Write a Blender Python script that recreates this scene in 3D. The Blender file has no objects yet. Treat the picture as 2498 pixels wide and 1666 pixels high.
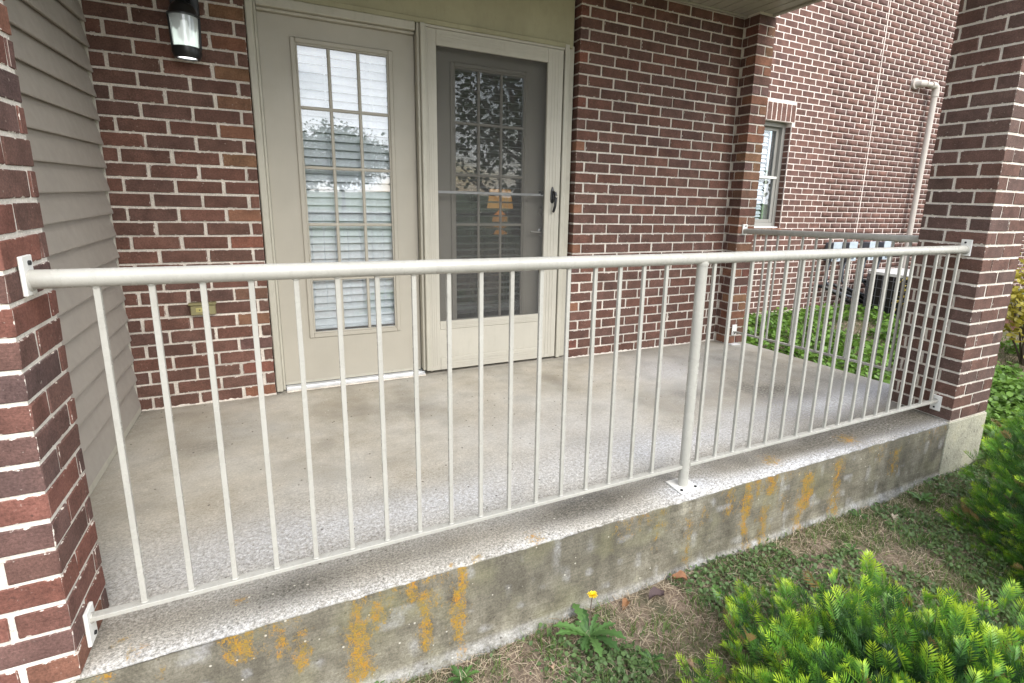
import bpy, bmesh, math, random
import numpy as np
from mathutils import Vector, Matrix, Euler

# ------------------------------------------------------------------ camera
scene = bpy.context.scene
COL = scene.collection
cam_d = bpy.data.cameras.new('camera')
cam = bpy.data.objects.new('camera', cam_d)
COL.objects.link(cam)
R_ = Vector((0.89158726, -0.45181971, 0.03051396))
U_ = Vector((0.06870627, 0.20156639, 0.97706215))
F_ = Vector((0.44760652, 0.86903967, -0.21075688))
m = Matrix.Identity(4)
for i in range(3):
    m[i][0], m[i][1], m[i][2] = R_[i], U_[i], -F_[i]
m.translation = Vector((0.8067, -1.443, 1.1662))
cam.matrix_world = m
cam_d.sensor_width = 36.0
cam_d.lens = 1291.37 / 2498 * 36.0
cam_d.shift_x = -(1351.7 - 1249) / 2498
cam_d.shift_y = (755.92 - 833) / 2498
cam_d.clip_start = 0.02
cam_d.clip_end = 1500
scene.camera = cam

# ------------------------------------------------------------------ sky, sun, exposure
SUN_EL, SUN_AZ = math.radians(38), math.radians(166)      # azimuth clockwise from +Y
world = bpy.data.worlds.new('World')
scene.world = world
world.use_nodes = True
nt = world.node_tree
nt.nodes.clear()
wo = nt.nodes.new('ShaderNodeOutputWorld')
bg = nt.nodes.new('ShaderNodeBackground')
sky = nt.nodes.new('ShaderNodeTexSky')
sky.sky_type = 'NISHITA'
sky.sun_disc = False
sky.sun_elevation = SUN_EL
sky.sun_rotation = SUN_AZ
tc = nt.nodes.new('ShaderNodeTexCoord')
mp = nt.nodes.new('ShaderNodeMapping')
mp.inputs['Scale'].default_value = (1.6, 1.6, 3.6)
nz = nt.nodes.new('ShaderNodeTexNoise')
nz.inputs['Scale'].default_value = 2.2
nz.inputs['Detail'].default_value = 8
nz.inputs['Roughness'].default_value = 0.58
cr = nt.nodes.new('ShaderNodeValToRGB')
cr.color_ramp.elements[0].position = 0.40
cr.color_ramp.elements[0].color = (0, 0, 0, 1)
cr.color_ramp.elements[1].position = 0.58
cr.color_ramp.elements[1].color = (1, 1, 1, 1)
mx = nt.nodes.new('ShaderNodeMix')
mx.data_type = 'RGBA'
mx.inputs['B'].default_value = (17.0, 17.4, 18.2, 1)      # lit cloud
nt.links.new(tc.outputs['Generated'], mp.inputs['Vector'])
nt.links.new(mp.outputs['Vector'], nz.inputs['Vector'])
nt.links.new(nz.outputs['Fac'], cr.inputs['Fac'])
nt.links.new(cr.outputs['Color'], mx.inputs['Factor'])
nt.links.new(sky.outputs['Color'], mx.inputs['A'])
nt.links.new(mx.outputs['Result'], bg.inputs['Color'])
bg.inputs['Strength'].default_value = 0.1
nt.links.new(bg.outputs['Background'], wo.inputs['Surface'])

sun_d = bpy.data.lights.new('sun', 'SUN')
sun_d.energy = 1.5
sun_d.angle = math.radians(40)
sun_d.color = (1.0, 0.96, 0.9)
sun = bpy.data.objects.new('sun', sun_d)
COL.objects.link(sun)
sd = Vector((math.sin(SUN_AZ) * math.cos(SUN_EL), math.cos(SUN_AZ) * math.cos(SUN_EL), math.sin(SUN_EL)))
sun.rotation_euler = sd.to_track_quat('Z', 'Y').to_euler()

vs = scene.view_settings
vs.view_transform = 'Standard'
vs.look = 'None'
vs.gamma = 1
vs.use_curve_mapping = False
vs.exposure = 1.15
scene.cycles.use_denoising = True
scene.cycles.max_bounces = 10
scene.cycles.transparent_max_bounces = 24
scene.cycles.sample_clamp_indirect = 6

rng = random.Random(7)
nrg = np.random.default_rng(11)
PI = math.pi

# ------------------------------------------------------------------ materials
def new_mat(name):
    mt = bpy.data.materials.new(name)
    mt.use_nodes = True
    t = mt.node_tree
    b = t.nodes['Principled BSDF']
    return mt, t, b

def N(t, kind, **kw):
    n = t.nodes.new(kind)
    for k, v in kw.items():
        if k in n.inputs:
            n.inputs[k].default_value = v
        else:
            setattr(n, k, v)
    return n

def noise(t, vec, scale, detail=4, rough=0.55):
    n = N(t, 'ShaderNodeTexNoise')
    n.inputs['Scale'].default_value = scale
    n.inputs['Detail'].default_value = detail
    n.inputs['Roughness'].default_value = rough
    if vec is not None:
        t.links.new(vec, n.inputs['Vector'])
    return n.outputs['Fac']

def ramp(t, fac, stops):
    r = N(t, 'ShaderNodeValToRGB')
    e = r.color_ramp.elements
    while len(e) < len(stops):
        e.new(0.5)
    for el, (p, c) in zip(e, stops):
        el.position = p
        el.color = tuple(c) + (1,) if not isinstance(c, (int, float)) else (c, c, c, 1)
    t.links.new(fac, r.inputs['Fac'])
    return r.outputs['Color']

def mix(t, fac, a, b, blend='MIX'):
    n = N(t, 'ShaderNodeMix', data_type='RGBA', blend_type=blend)
    for s, v in ((n.inputs['Factor'], fac), (n.inputs['A'], a), (n.inputs['B'], b)):
        if isinstance(v, (int, float)):
            s.default_value = v if s.type == 'VALUE' else (v, v, v, 1)
        elif isinstance(v, tuple):
            s.default_value = v if len(v) == 4 else v + (1,)
        else:
            t.links.new(v, s)
    return n.outputs['Result']

def math_(t, op, a, b=0.5, clamp=False):
    n = N(t, 'ShaderNodeMath', operation=op, use_clamp=clamp)
    for i, v in enumerate((a, b)):
        if isinstance(v, (int, float)):
            n.inputs[i].default_value = v
        else:
            t.links.new(v, n.inputs[i])
    return n.outputs[0]

def bump(t, b, h, strength=0.3, dist=0.01):
    n = N(t, 'ShaderNodeBump')
    n.inputs['Strength'].default_value = strength
    n.inputs['Distance'].default_value = dist
    t.links.new(h, n.inputs['Height'])
    t.links.new(n.outputs['Normal'], b.inputs['Normal'])

def objvec(t, scale=(1, 1, 1), rnd=False):
    c = N(t, 'ShaderNodeTexCoord')
    v = c.outputs['Object']
    if rnd:
        oi = N(t, 'ShaderNodeObjectInfo')
        ml = math_(t, 'MULTIPLY', oi.outputs['Random'], 37.0)
        ad = N(t, 'ShaderNodeVectorMath', operation='ADD')
        t.links.new(v, ad.inputs[0])
        t.links.new(ml, ad.inputs[1])
        v = ad.outputs[0]
    mpn = N(t, 'ShaderNodeMapping')
    mpn.inputs['Scale'].default_value = scale
    t.links.new(v, mpn.inputs['Vector'])
    return mpn.outputs['Vector']

def brick_material(name, far=False):
    mt, t, b = new_mat(name)
    if far:
        at = N(t, 'ShaderNodeAttribute', attribute_name='tint')
        base = at.outputs['Color']
        v = objvec(t)
    else:
        oi = N(t, 'ShaderNodeObjectInfo')
        base = oi.outputs['Color']
        v = objvec(t, rnd=True)
    n1 = noise(t, v, 14, 5, 0.65)
    c = mix(t, 0.75, base, ramp(t, n1, [(0.25, 0.52), (0.75, 1.45)]), 'MULTIPLY')
    nf = noise(t, v, 5.5, 3, 0.5)
    c = mix(t, ramp(t, nf, [(0.50, 0.0), (0.68, 0.55)]), c, mix(t, 1.0, c, (0.74, 0.80, 0.84), 'MULTIPLY'))
    n2 = noise(t, v, 170, 4, 0.7)
    c = mix(t, 0.7, c, ramp(t, n2, [(0.3, 0.5), (0.7, 1.45)]), 'MULTIPLY')
    npit = noise(t, v, 60, 3, 0.6)
    c = mix(t, ramp(t, npit, [(0.66, 0.0), (0.74, 0.6)]), c, (0.05, 0.035, 0.03))
    # pale specks
    n3 = noise(t, v, 95, 2, 0.5)
    c = mix(t, ramp(t, n3, [(0.70, 0.0), (0.78, 0.5)]), c, (0.42, 0.36, 0.31))
    if not far:
        # mortar smeared over the arrises
        uv = N(t, 'ShaderNodeUVMap', uv_map='face_uv')
        sp = N(t, 'ShaderNodeSeparateXYZ')
        t.links.new(uv.outputs['UV'], sp.inputs[0])
        du = math_(t, 'MULTIPLY', math_(t, 'SUBTRACT', 0.5, math_(t, 'ABSOLUTE', math_(t, 'SUBTRACT', sp.outputs['X'], 0.5))), 0.19)
        dv = math_(t, 'MULTIPLY', math_(t, 'SUBTRACT', 0.5, math_(t, 'ABSOLUTE', math_(t, 'SUBTRACT', sp.outputs['Y'], 0.5))), 0.06)
        d = math_(t, 'MINIMUM', du, dv)
        n4 = noise(t, v, 45, 4, 0.6)
        thr = ramp(t, n4, [(0.54, 0.0), (0.82, 0.009)])
        f = math_(t, 'MULTIPLY', math_(t, 'SUBTRACT', thr, d), 700.0, True)
        c = mix(t, f, c, (0.66, 0.60, 0.53))
        # each wire-cut face: fine drag lines
        v2 = objvec(t, (40, 40, 220), True)
        h = math_(t, 'ADD', noise(t, v2, 1.2, 3), math_(t, 'MULTIPLY', n2, 0.7))
    else:
        h = n2
    t.links.new(c, b.inputs['Base Color'])
    b.inputs['Roughness'].default_value = 0.88
    b.inputs['Specular IOR Level'].default_value = 0.25
    bump(t, b, h, 0.55, 0.002)
    return mt

def mortar_material(name, col, stain=None):
    mt, t, b = new_mat(name)
    v = objvec(t)
    n1 = noise(t, v, 9, 5)
    n2 = noise(t, v, 160, 3)
    c = mix(t, 1.0, col, ramp(t, n1, [(0.25, 0.72), (0.7, 1.12)]), 'MULTIPLY')
    c = mix(t, 0.6, c, ramp(t, n2, [(0.3, 0.7), (0.7, 1.15)]), 'MULTIPLY')
    t.links.new(c, b.inputs['Base Color'])
    b.inputs['Roughness'].default_value = 0.95
    bump(t, b, math_(t, 'ADD', n2, noise(t, v, 40, 3)), 0.8, 0.004)
    return mt

def paint_material(name, col, rough=0.45, var=0.12, grain=None, bumpy=0.15, dirt=0.0):
    mt, t, b = new_mat(name)
    v = objvec(t)
    n1 = noise(t, v, 5, 5)
    c = mix(t, 1.0, col, ramp(t, n1, [(0.3, 1 - var), (0.7, 1 + var * 0.5)]), 'MULTIPLY')
    if dirt:
        n3 = noise(t, objvec(t, (3, 3, 0.8)), 14, 6, 0.7)
        c = mix(t, ramp(t, n3, [(0.52, 0.0), (0.75, dirt)]), c, (0.16, 0.14, 0.11))
    t.links.new(c, b.inputs['Base Color'])
    t.links.new(ramp(t, noise(t, v, 22, 4), [(0.3, rough - 0.08), (0.7, rough + 0.1)]), b.inputs['Roughness'])
    b.inputs['Specular IOR Level'].default_value = 0.35
    h = noise(t, objvec(t, grain), 1, 4, 0.6) if grain else noise(t, v, 220, 3)
    bump(t, b, h, bumpy, 0.002)
    return mt

def plain(name, col, rough=0.5, metal=0.0, emit=None, estr=0.0, spec=0.5):
    mt, t, b = new_mat(name)
    v = objvec(t)
    c = mix(t, 1.0, col, ramp(t, noise(t, v, 18, 4), [(0.3, 0.86), (0.7, 1.08)]), 'MULTIPLY')
    t.links.new(c, b.inputs['Base Color'])
    b.inputs['Roughness'].default_value = rough
    b.inputs['Metallic'].default_value = metal
    b.inputs['Specular IOR Level'].default_value = spec
    if emit:
        b.inputs['Emission Color'].default_value = emit + (1,)
        b.inputs['Emission Strength'].default_value = estr
    return mt

def glass_material(name, fac, tint=(1, 1, 1), wobble=0.0):
    mt = bpy.data.materials.new(name)
    mt.use_nodes = True
    t = mt.node_tree
    t.nodes.clear()
    out = N(t, 'ShaderNodeOutputMaterial')
    tr = N(t, 'ShaderNodeBsdfTransparent')
    tr.inputs['Color'].default_value = tint + (1,)
    gl = N(t, 'ShaderNodeBsdfGlossy')
    gl.inputs['Roughness'].default_value = 0.004
    fr = N(t, 'ShaderNodeFresnel')
    fr.inputs['IOR'].default_value = 1.52
    mixs = N(t, 'ShaderNodeMixShader')
    t.links.new(math_(t, 'MULTIPLY', fr.outputs[0], fac, True), mixs.inputs[0])
    t.links.new(tr.outputs[0], mixs.inputs[1])
    t.links.new(gl.outputs[0], mixs.inputs[2])
    t.links.new(mixs.outputs[0], out.inputs['Surface'])
    if wobble:
        bp = N(t, 'ShaderNodeBump')
        bp.inputs['Strength'].default_value = wobble
        bp.inputs['Distance'].default_value = 0.02
        t.links.new(noise(t, objvec(t), 3.5, 1), bp.inputs['Height'])
        t.links.new(bp.outputs[0], gl.inputs['Normal'])
    return mt

def foliage_material(name, trans=0.3, rough=0.45):
    mt = bpy.data.materials.new(name)
    mt.use_nodes = True
    t = mt.node_tree
    b = t.nodes['Principled BSDF']
    out = t.nodes['Material Output']
    at = N(t, 'ShaderNodeAttribute', attribute_name='tint')
    t.links.new(at.outputs['Color'], b.inputs['Base Color'])
    b.inputs['Roughness'].default_value = rough
    b.inputs['Specular IOR Level'].default_value = 0.35
    tl = N(t, 'ShaderNodeBsdfTranslucent')
    t.links.new(at.outputs['Color'], tl.inputs['Color'])
    ms = N(t, 'ShaderNodeMixShader')
    ms.inputs[0].default_value = trans
    t.links.new(b.outputs[0], ms.inputs[1])
    t.links.new(tl.outputs[0], ms.inputs[2])
    t.links.new(ms.outputs[0], out.inputs['Surface'])
    return mt

M = {}
M['brick'] = brick_material('brown_brick')
M['brick_far'] = brick_material('distant_brick', True)
M['mortar'] = mortar_material('mortar', (0.72, 0.66, 0.58))
M['mortar_white'] = mortar_material('white_mortar', (0.76, 0.71, 0.63))
M['mortar_far'] = mortar_material('pink_mortar', (0.80, 0.70, 0.635))
M['rail'] = paint_material('rail_paint', (0.41, 0.40, 0.36), 0.27, 0.10, None, 0.2, 0.22)
M['bracket'] = paint_material('bracket_paint', (0.78, 0.77, 0.73), 0.45, 0.06)
M['siding'] = paint_material('siding_vinyl', (0.36, 0.328, 0.288), 0.5, 0.06, (6, 6, 160), 0.35)
M['door'] = paint_material('door_paint', (0.41, 0.382, 0.32), 0.42, 0.06, (160, 160, 10), 0.15)
M['trim'] = paint_material('trim_paint', (0.46, 0.437, 0.365), 0.45, 0.08, (120, 120, 6), 0.18, 0.25)
M['storm'] = paint_material('storm_paint', (0.47, 0.445, 0.38), 0.42, 0.06, (120, 120, 6), 0.2, 0.12)
M['header'] = paint_material('header_paint', (0.37, 0.345, 0.225), 0.6, 0.14, (4, 40, 60), 0.25, 0.2)
M['soffit'] = paint_material('soffit_vinyl', (0.40, 0.37, 0.31), 0.5, 0.06)
M['blind'] = plain('blind_slat', (0.90, 0.92, 0.93), 0.4)
M['black'] = plain('black_paint', (0.012, 0.012, 0.013), 0.35)
M['dark'] = plain('dark_gap', (0.02, 0.02, 0.02), 0.8)
M['alu'] = plain('aluminium', (0.78, 0.79, 0.80), 0.35, 0.55)
M['nickel'] = plain('satin_nickel', (0.62, 0.60, 0.56), 0.28, 1.0)
M['brass'] = plain('tarnished_brass', (0.30, 0.27, 0.14), 0.45, 0.35)
M['brass_label'] = plain('brass_label', (0.50, 0.45, 0.18), 0.4, 0.3)
M['glass'] = glass_material('window_glass', 3.0, (0.97, 0.99, 1.0), 0.03)
M['glass_far'] = glass_material('wing_window_glass', 0.35, (0.9, 0.93, 0.95), 0.02)
M['glass_dim'] = glass_material('inner_door_glass', 4.6, (0.85, 0.88, 0.86), 0.05)
M['room'] = plain('room_wall', (0.20, 0.20, 0.18), 0.9)
M['carpet'] = plain('carpet', (0.16, 0.13, 0.10), 0.95)
M['shade'] = plain('lamp_shade', (0.75, 0.50, 0.20), 0.8, 0, (1.0, 0.47, 0.12), 0.42)
M['shade_ball'] = plain('lamp_globe', (0.6, 0.32, 0.10), 0.5, 0, (1.0, 0.42, 0.10), 0.25)
M['leaf'] = foliage_material('leaf_green', 0.3)
M['needle'] = foliage_material('yew_needle', 0.22, 0.30)
M['bark'] = plain('bark', (0.10, 0.075, 0.055), 0.9)
M['dry'] = foliage_material('dry_leaf', 0.2, 0.7)
M['pvc'] = paint_material('pipe_paint', (0.50, 0.45, 0.40), 0.5, 0.06)
M['elec'] = plain('electrical_grey', (0.42, 0.48, 0.53), 0.45)
M['elec_dark'] = plain('electrical_shadow_grey', (0.10, 0.11, 0.13), 0.5)
M['winframe'] = paint_material('window_frame_paint', (0.30, 0.29, 0.265), 0.45, 0.05)
M['white'] = plain('white_plastic', (0.80, 0.80, 0.78), 0.4)
M['acwhite'] = plain('condenser_top', (0.72, 0.71, 0.68), 0.45)
M['wire'] = plain('guard_wire', (0.20, 0.21, 0.23), 0.4)

# screen mesh of the storm door
mt = bpy.data.materials.new('insect_screen'); mt.use_nodes = True
t = mt.node_tree; t.nodes.clear()
out = N(t, 'ShaderNodeOutputMaterial'); tr = N(t, 'ShaderNodeBsdfTransparent'); df = N(t, 'ShaderNodeBsdfDiffuse')
df.inputs['Color'].default_value = (0.10, 0.10, 0.098, 1)
ms = N(t, 'ShaderNodeMixShader'); ms.inputs[0].default_value = 0.30
t.links.new(tr.outputs[0], ms.inputs[1]); t.links.new(df.outputs[0], ms.inputs[2]); t.links.new(ms.outputs[0], out.inputs['Surface'])
M['screen'] = mt

# frosted lantern glass
mt = bpy.data.materials.new('frosted_glass'); mt.use_nodes = True
t = mt.node_tree; t.nodes.clear()
out = N(t, 'ShaderNodeOutputMaterial'); tr = N(t, 'ShaderNodeBsdfTransparent'); df = N(t, 'ShaderNodeBsdfTranslucent')
d2 = N(t, 'ShaderNodeBsdfDiffuse'); d2.inputs['Color'].default_value = (0.85, 0.88, 0.9, 1)
df.inputs['Color'].default_value = (0.9, 0.95, 0.93, 1)
gl = N(t, 'ShaderNodeBsdfGlossy'); gl.inputs['Roughness'].default_value = 0.05
ms = N(t, 'ShaderNodeMixShader'); ms.inputs[0].default_value = 0.55
m2 = N(t, 'ShaderNodeMixShader'); m2.inputs[0].default_value = 0.12
m3 = N(t, 'ShaderNodeMixShader'); m3.inputs[0].default_value = 0.45
t.links.new(df.outputs[0], m3.inputs[1]); t.links.new(d2.outputs[0], m3.inputs[2])
t.links.new(tr.outputs[0], ms.inputs[1]); t.links.new(m3.outputs[0], ms.inputs[2])
t.links.new(ms.outputs[0], m2.inputs[1]); t.links.new(gl.outputs[0], m2.inputs[2])
t.links.new(m2.outputs[0], out.inputs['Surface'])
M['frost'] = mt

# weathered concrete: vertex attribute 'stain' r = lichen, g = white overspray, b = grime and darker band
def concrete_material():
    mt, t, b = new_mat('weathered_concrete')
    v = objvec(t)
    at = N(t, 'ShaderNodeAttribute', attribute_name='stain')
    sp = N(t, 'ShaderNodeSeparateColor')
    t.links.new(at.outputs['Color'], sp.inputs[0])
    geo = N(t, 'ShaderNodeNewGeometry')
    nz_ = N(t, 'ShaderNodeSeparateXYZ'); t.links.new(geo.outputs['Normal'], nz_.inputs[0])
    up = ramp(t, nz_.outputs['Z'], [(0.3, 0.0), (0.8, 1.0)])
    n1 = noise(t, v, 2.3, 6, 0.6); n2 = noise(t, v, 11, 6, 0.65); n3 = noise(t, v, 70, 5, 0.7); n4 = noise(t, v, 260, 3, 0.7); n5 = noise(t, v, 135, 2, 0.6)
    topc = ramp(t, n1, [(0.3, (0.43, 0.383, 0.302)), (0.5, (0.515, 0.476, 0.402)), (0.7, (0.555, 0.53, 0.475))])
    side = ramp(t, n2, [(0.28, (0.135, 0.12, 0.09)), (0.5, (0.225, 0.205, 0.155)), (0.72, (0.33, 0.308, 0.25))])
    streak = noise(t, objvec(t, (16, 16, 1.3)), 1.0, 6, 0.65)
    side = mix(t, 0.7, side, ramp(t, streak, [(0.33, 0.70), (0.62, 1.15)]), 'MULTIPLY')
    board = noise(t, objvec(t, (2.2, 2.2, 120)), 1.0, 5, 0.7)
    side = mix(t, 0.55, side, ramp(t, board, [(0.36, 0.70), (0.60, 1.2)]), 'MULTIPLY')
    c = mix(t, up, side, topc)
    c = mix(t, 0.7, c, ramp(t, n2, [(0.3, 0.80), (0.7, 1.12)]), 'MULTIPLY')
    # grime and the darker band
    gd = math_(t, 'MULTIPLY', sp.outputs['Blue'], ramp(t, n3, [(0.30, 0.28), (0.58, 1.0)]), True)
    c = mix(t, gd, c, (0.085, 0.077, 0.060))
    # overspray of white paint
    gw = math_(t, 'MULTIPLY', sp.outputs['Green'], ramp(t, n3, [(0.34, 0.38), (0.60, 0.95)]), True)
    c = mix(t, gw, c, (0.62, 0.63, 0.66))
    cx_ = N(t, 'ShaderNodeTexCoord'); sx_ = N(t, 'ShaderNodeSeparateXYZ'); t.links.new(cx_.outputs['Object'], sx_.inputs[0])
    worn = ramp(t, sx_.outputs['Y'], [(0.05, 1.0), (0.75, 0.25)])
    worn = mix(t, up, 0.5, worn)
    c = mix(t, worn, c, ramp(t, n4, [(0.32, 0.6), (0.66, 1.28)]), 'MULTIPLY')
    c = mix(t, worn, c, ramp(t, n3, [(0.32, 0.55), (0.66, 1.28)]), 'MULTIPLY')
    c = mix(t, worn, c, ramp(t, n5, [(0.34, 0.62), (0.50, 1.0), (0.66, 1.28)]), 'MULTIPLY')
    # pale flecks and dark pits
    vo = N(t, 'ShaderNodeTexVoronoi', feature='F1'); vo.inputs['Scale'].default_value = 22
    t.links.new(v, vo.inputs['Vector'])
    c = mix(t, ramp(t, vo.outputs['Distance'], [(0.05, 0.75), (0.085, 0.0)]), c, (0.66, 0.62, 0.53))
    vo2 = N(t, 'ShaderNodeTexVoronoi', feature='F1'); vo2.inputs['Scale'].default_value = 15
    t.links.new(objvec(t, (1.13, 0.93, 1.31)), vo2.inputs['Vector'])
    c = mix(t, ramp(t, vo2.outputs['Distance'], [(0.05, 0.8), (0.09, 0.0)]), c, (0.08, 0.07, 0.055))
    # lichen, granular at its edge
    ln = noise(t, objvec(t, (1, 1, 0.6)), 46, 6, 0.75)
    lf = math_(t, 'MULTIPLY', math_(t, 'ADD', math_(t, 'MULTIPLY', sp.outputs['Red'], 0.85), math_(t, 'ADD', math_(t, 'MULTIPLY', math_(t, 'SUBTRACT', ln, 0.5), 3.0), math_(t, 'ADD', math_(t, 'MULTIPLY', math_(t, 'SUBTRACT', n4, 0.5), 1.6), -0.36))), 2.4, True)
    lc = ramp(t, noise(t, v, 30, 4), [(0.3, (0.22, 0.16, 0.04)), (0.5, (0.36, 0.21, 0.022)), (0.7, (0.46, 0.20, 0.012))])
    lc = mix(t, 0.6, lc, ramp(t, n4, [(0.3, 0.6), (0.7, 1.3)]), 'MULTIPLY')
    has = ramp(t, sp.outputs['Red'], [(0.03, 0.0), (0.12, 1.0)])
    lf = math_(t, 'MULTIPLY', lf, ramp(t, n5, [(0.36, 0.25), (0.52, 1.0)]))
    c = mix(t, math_(t, 'MULTIPLY', math_(t, 'MULTIPLY', lf, has), 0.93), c, lc)
    # faint olive algae
    al = math_(t, 'MULTIPLY', ramp(t, noise(t, v, 5.5, 4), [(0.5, 0.0), (0.7, 0.35)]), math_(t, 'SUBTRACT', 1.0, up))
    c = mix(t, al, c, (0.17, 0.165, 0.06))
    t.links.new(c, b.inputs['Base Color'])
    b.inputs['Roughness'].default_value = 0.85
    b.inputs['Specular IOR Level'].default_value = 0.3
    h = math_(t, 'ADD', math_(t, 'MULTIPLY', n3, 0.6), math_(t, 'ADD', math_(t, 'MULTIPLY', n4, 0.35), math_(t, 'MULTIPLY', lf, 0.5)))
    bump(t, b, h, 0.4, 0.004)
    return mt
M['concrete'] = concrete_material()

def soil_material():
    mt, t, b = new_mat('lawn_soil')
    v = objvec(t)
    n1 = noise(t, v, 1.7, 5, 0.6); n2 = noise(t, v, 26, 6, 0.7); n3 = noise(t, v, 150, 4, 0.7)
    c = ramp(t, n2, [(0.3, (0.15, 0.105, 0.076)), (0.5, (0.27, 0.20, 0.145)), (0.72, (0.38, 0.295, 0.22))])
    g = ramp(t, noise(t, v, 8, 5), [(0.45, 0.0), (0.65, 0.7)])
    c = mix(t, g, c, (0.075, 0.095, 0.04))
    c = mix(t, 0.7, c, ramp(t, n3, [(0.3, 0.6), (0.7, 1.3)]), 'MULTIPLY')
    cp = N(t, 'ShaderNodeTexCoord')
    ln = N(t, 'ShaderNodeVectorMath', operation='LENGTH'); t.links.new(cp.outputs['Object'], ln.inputs[0])
    far = ramp(t, math_(t, 'MULTIPLY', ln.outputs['Value'], 0.05), [(0.4, 0.0), (0.7, 1.0)])
    c = mix(t, far, c, mix(t, n1, (0.045, 0.085, 0.02), (0.085, 0.13, 0.04)))
    t.links.new(c, b.inputs['Base Color'])
    b.inputs['Roughness'].default_value = 0.95
    bump(t, b, math_(t, 'ADD', n2, n3), 0.8, 0.015)
    return mt
M['soil'] = soil_material()

# ------------------------------------------------------------------ mesh helpers
class MB:
    def __init__(s):
        s.v, s.f = [], []
    def box(s, x0, x1, y0, y1, z0, z1):
        k = len(s.v)
        s.v += [(x0, y0, z0), (x1, y0, z0), (x1, y1, z0), (x0, y1, z0), (x0, y0, z1), (x1, y0, z1), (x1, y1, z1), (x0, y1, z1)]
        s.f += [tuple(k + i for i in q) for q in ((0, 3, 2, 1), (4, 5, 6, 7), (0, 1, 5, 4), (1, 2, 6, 5), (2, 3, 7, 6), (3, 0, 4, 7))]
        return s
    def quad(s, *p):
        k = len(s.v); s.v += list(p); s.f.append(tuple(range(k, k + len(p)))); return s
    def tube(s, pts, radii, seg=10, cap=True):
        pts = [Vector(p) for p in pts]
        if isinstance(radii, (int, float)):
            radii = [radii] * len(pts)
        k0 = len(s.v); prev = None
        for i, p in enumerate(pts):
            d = (pts[min(i + 1, len(pts) - 1)] - pts[max(i - 1, 0)]).normalized()
            if prev is None:
                a = d.orthogonal().normalized()
            else:
                a = (prev - d * prev.dot(d)).normalized()
            prev = a
            bb = d.cross(a)
            for j in range(seg):
                th = 2 * PI * j / seg
                s.v.append(tuple(p + (a * math.cos(th) + bb * math.sin(th)) * radii[i]))
        for i in range(len(pts) - 1):
            for j in range(seg):
                a0 = k0 + i * seg + j; a1 = k0 + i * seg + (j + 1) % seg
                s.f.append((a0, a1, a1 + seg, a0 + seg))
        if cap:
            s.f.append(tuple(k0 + j for j in range(seg))[::-1])
            s.f.append(tuple(k0 + (len(pts) - 1) * seg + j for j in range(seg)))
        return s
    def lathe(s, c, prof, seg=20, sx=1.0, sy=1.0):
        k0 = len(s.v)
        for r, z in prof:
            for j in range(seg):
                th = 2 * PI * j / seg
                s.v.append((c[0] + sx * r * math.cos(th), c[1] + sy * r * math.sin(th), c[2] + z))
        for i in range(len(prof) - 1):
            for j in range(seg):
                a0 = k0 + i * seg + j; a1 = k0 + i * seg + (j + 1) % seg
                s.f.append((a0, a1, a1 + seg, a0 + seg))
        s.f.append(tuple(k0 + j for j in range(seg))[::-1])
        s.f.append(tuple(k0 + (len(prof) - 1) * seg + j for j in range(seg)))
        return s
    def build(s, name, mat, parent=None, smooth=False, bevel=0.0, seg=1):
        me = bpy.data.meshes.new(name)
        me.from_pydata([tuple(p) for p in s.v], [], s.f)
        if bevel:
            bm = bmesh.new(); bm.from_mesh(me)
            bmesh.ops.bevel(bm, geom=[e for e in bm.edges if len(e.link_faces) == 2 and e.calc_face_angle(0) > 0.6], offset=bevel, segments=seg, affect='EDGES', profile=0.5)
            bm.to_mesh(me); bm.free()
        me.materials.append(mat if not isinstance(mat, str) else M[mat])
        if smooth:
            me.polygons.foreach_set('use_smooth', [True] * len(me.polygons))
            try:
                me.set_sharp_from_angle(angle=math.radians(40))
            except Exception:
                pass
        o = bpy.data.objects.new(name, me)
        COL.objects.link(o)
        if parent is not None:
            o.parent = parent
            o.matrix_parent_inverse = parent.matrix_world.inverted() if False else Matrix.Translation(-parent.location)
        return o

def thing(name, label, cat, loc=(0, 0, 0), group=None):
    o = bpy.data.objects.new(name, None)
    o.empty_display_size = 0.1
    o.location = loc
    COL.objects.link(o)
    return tag(o, label, cat, group)

def tag(o, label=None, cat=None, group=None, kind=None):
    if label: o['label'] = label
    if cat: o['category'] = cat
    if group: o['group'] = group
    if kind: o['kind'] = kind
    return o

def box(name, mat, parent, b, bevel=0.0):
    return MB().box(*b).build(name, mat, parent, bevel=bevel)

def fast_mesh(name, verts, tris, mat, tint=None, parent=None, smooth=False):
    """verts (N,3) float, tris (M,3) int, tint (N,3)"""
    me = bpy.data.meshes.new(name)
    n, k = len(verts), len(tris)
    me.vertices.add(n); me.loops.add(k * 3); me.polygons.add(k)
    me.vertices.foreach_set('co', np.asarray(verts, np.float32).ravel())
    me.loops.foreach_set('vertex_index', np.asarray(tris, np.int32).ravel())
    me.polygons.foreach_set('loop_start', np.arange(0, k * 3, 3, dtype=np.int32))
    me.polygons.foreach_set('loop_total', np.full(k, 3, np.int32))
    me.update(calc_edges=True)
    if tint is not None:
        a = me.color_attributes.new('tint', 'FLOAT_COLOR', 'POINT')
        c4 = np.ones((n, 4), np.float32); c4[:, :3] = tint
        a.data.foreach_set('color', c4.ravel())
    me.materials.append(M[mat])
    if smooth:
        me.polygons.foreach_set('use_smooth', np.ones(k, bool))
    o = bpy.data.objects.new(name, me)
    COL.objects.link(o)
    if parent is not None:
        o.parent = parent
        o.matrix_parent_inverse = Matrix.Translation(-parent.location)
    return o

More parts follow.
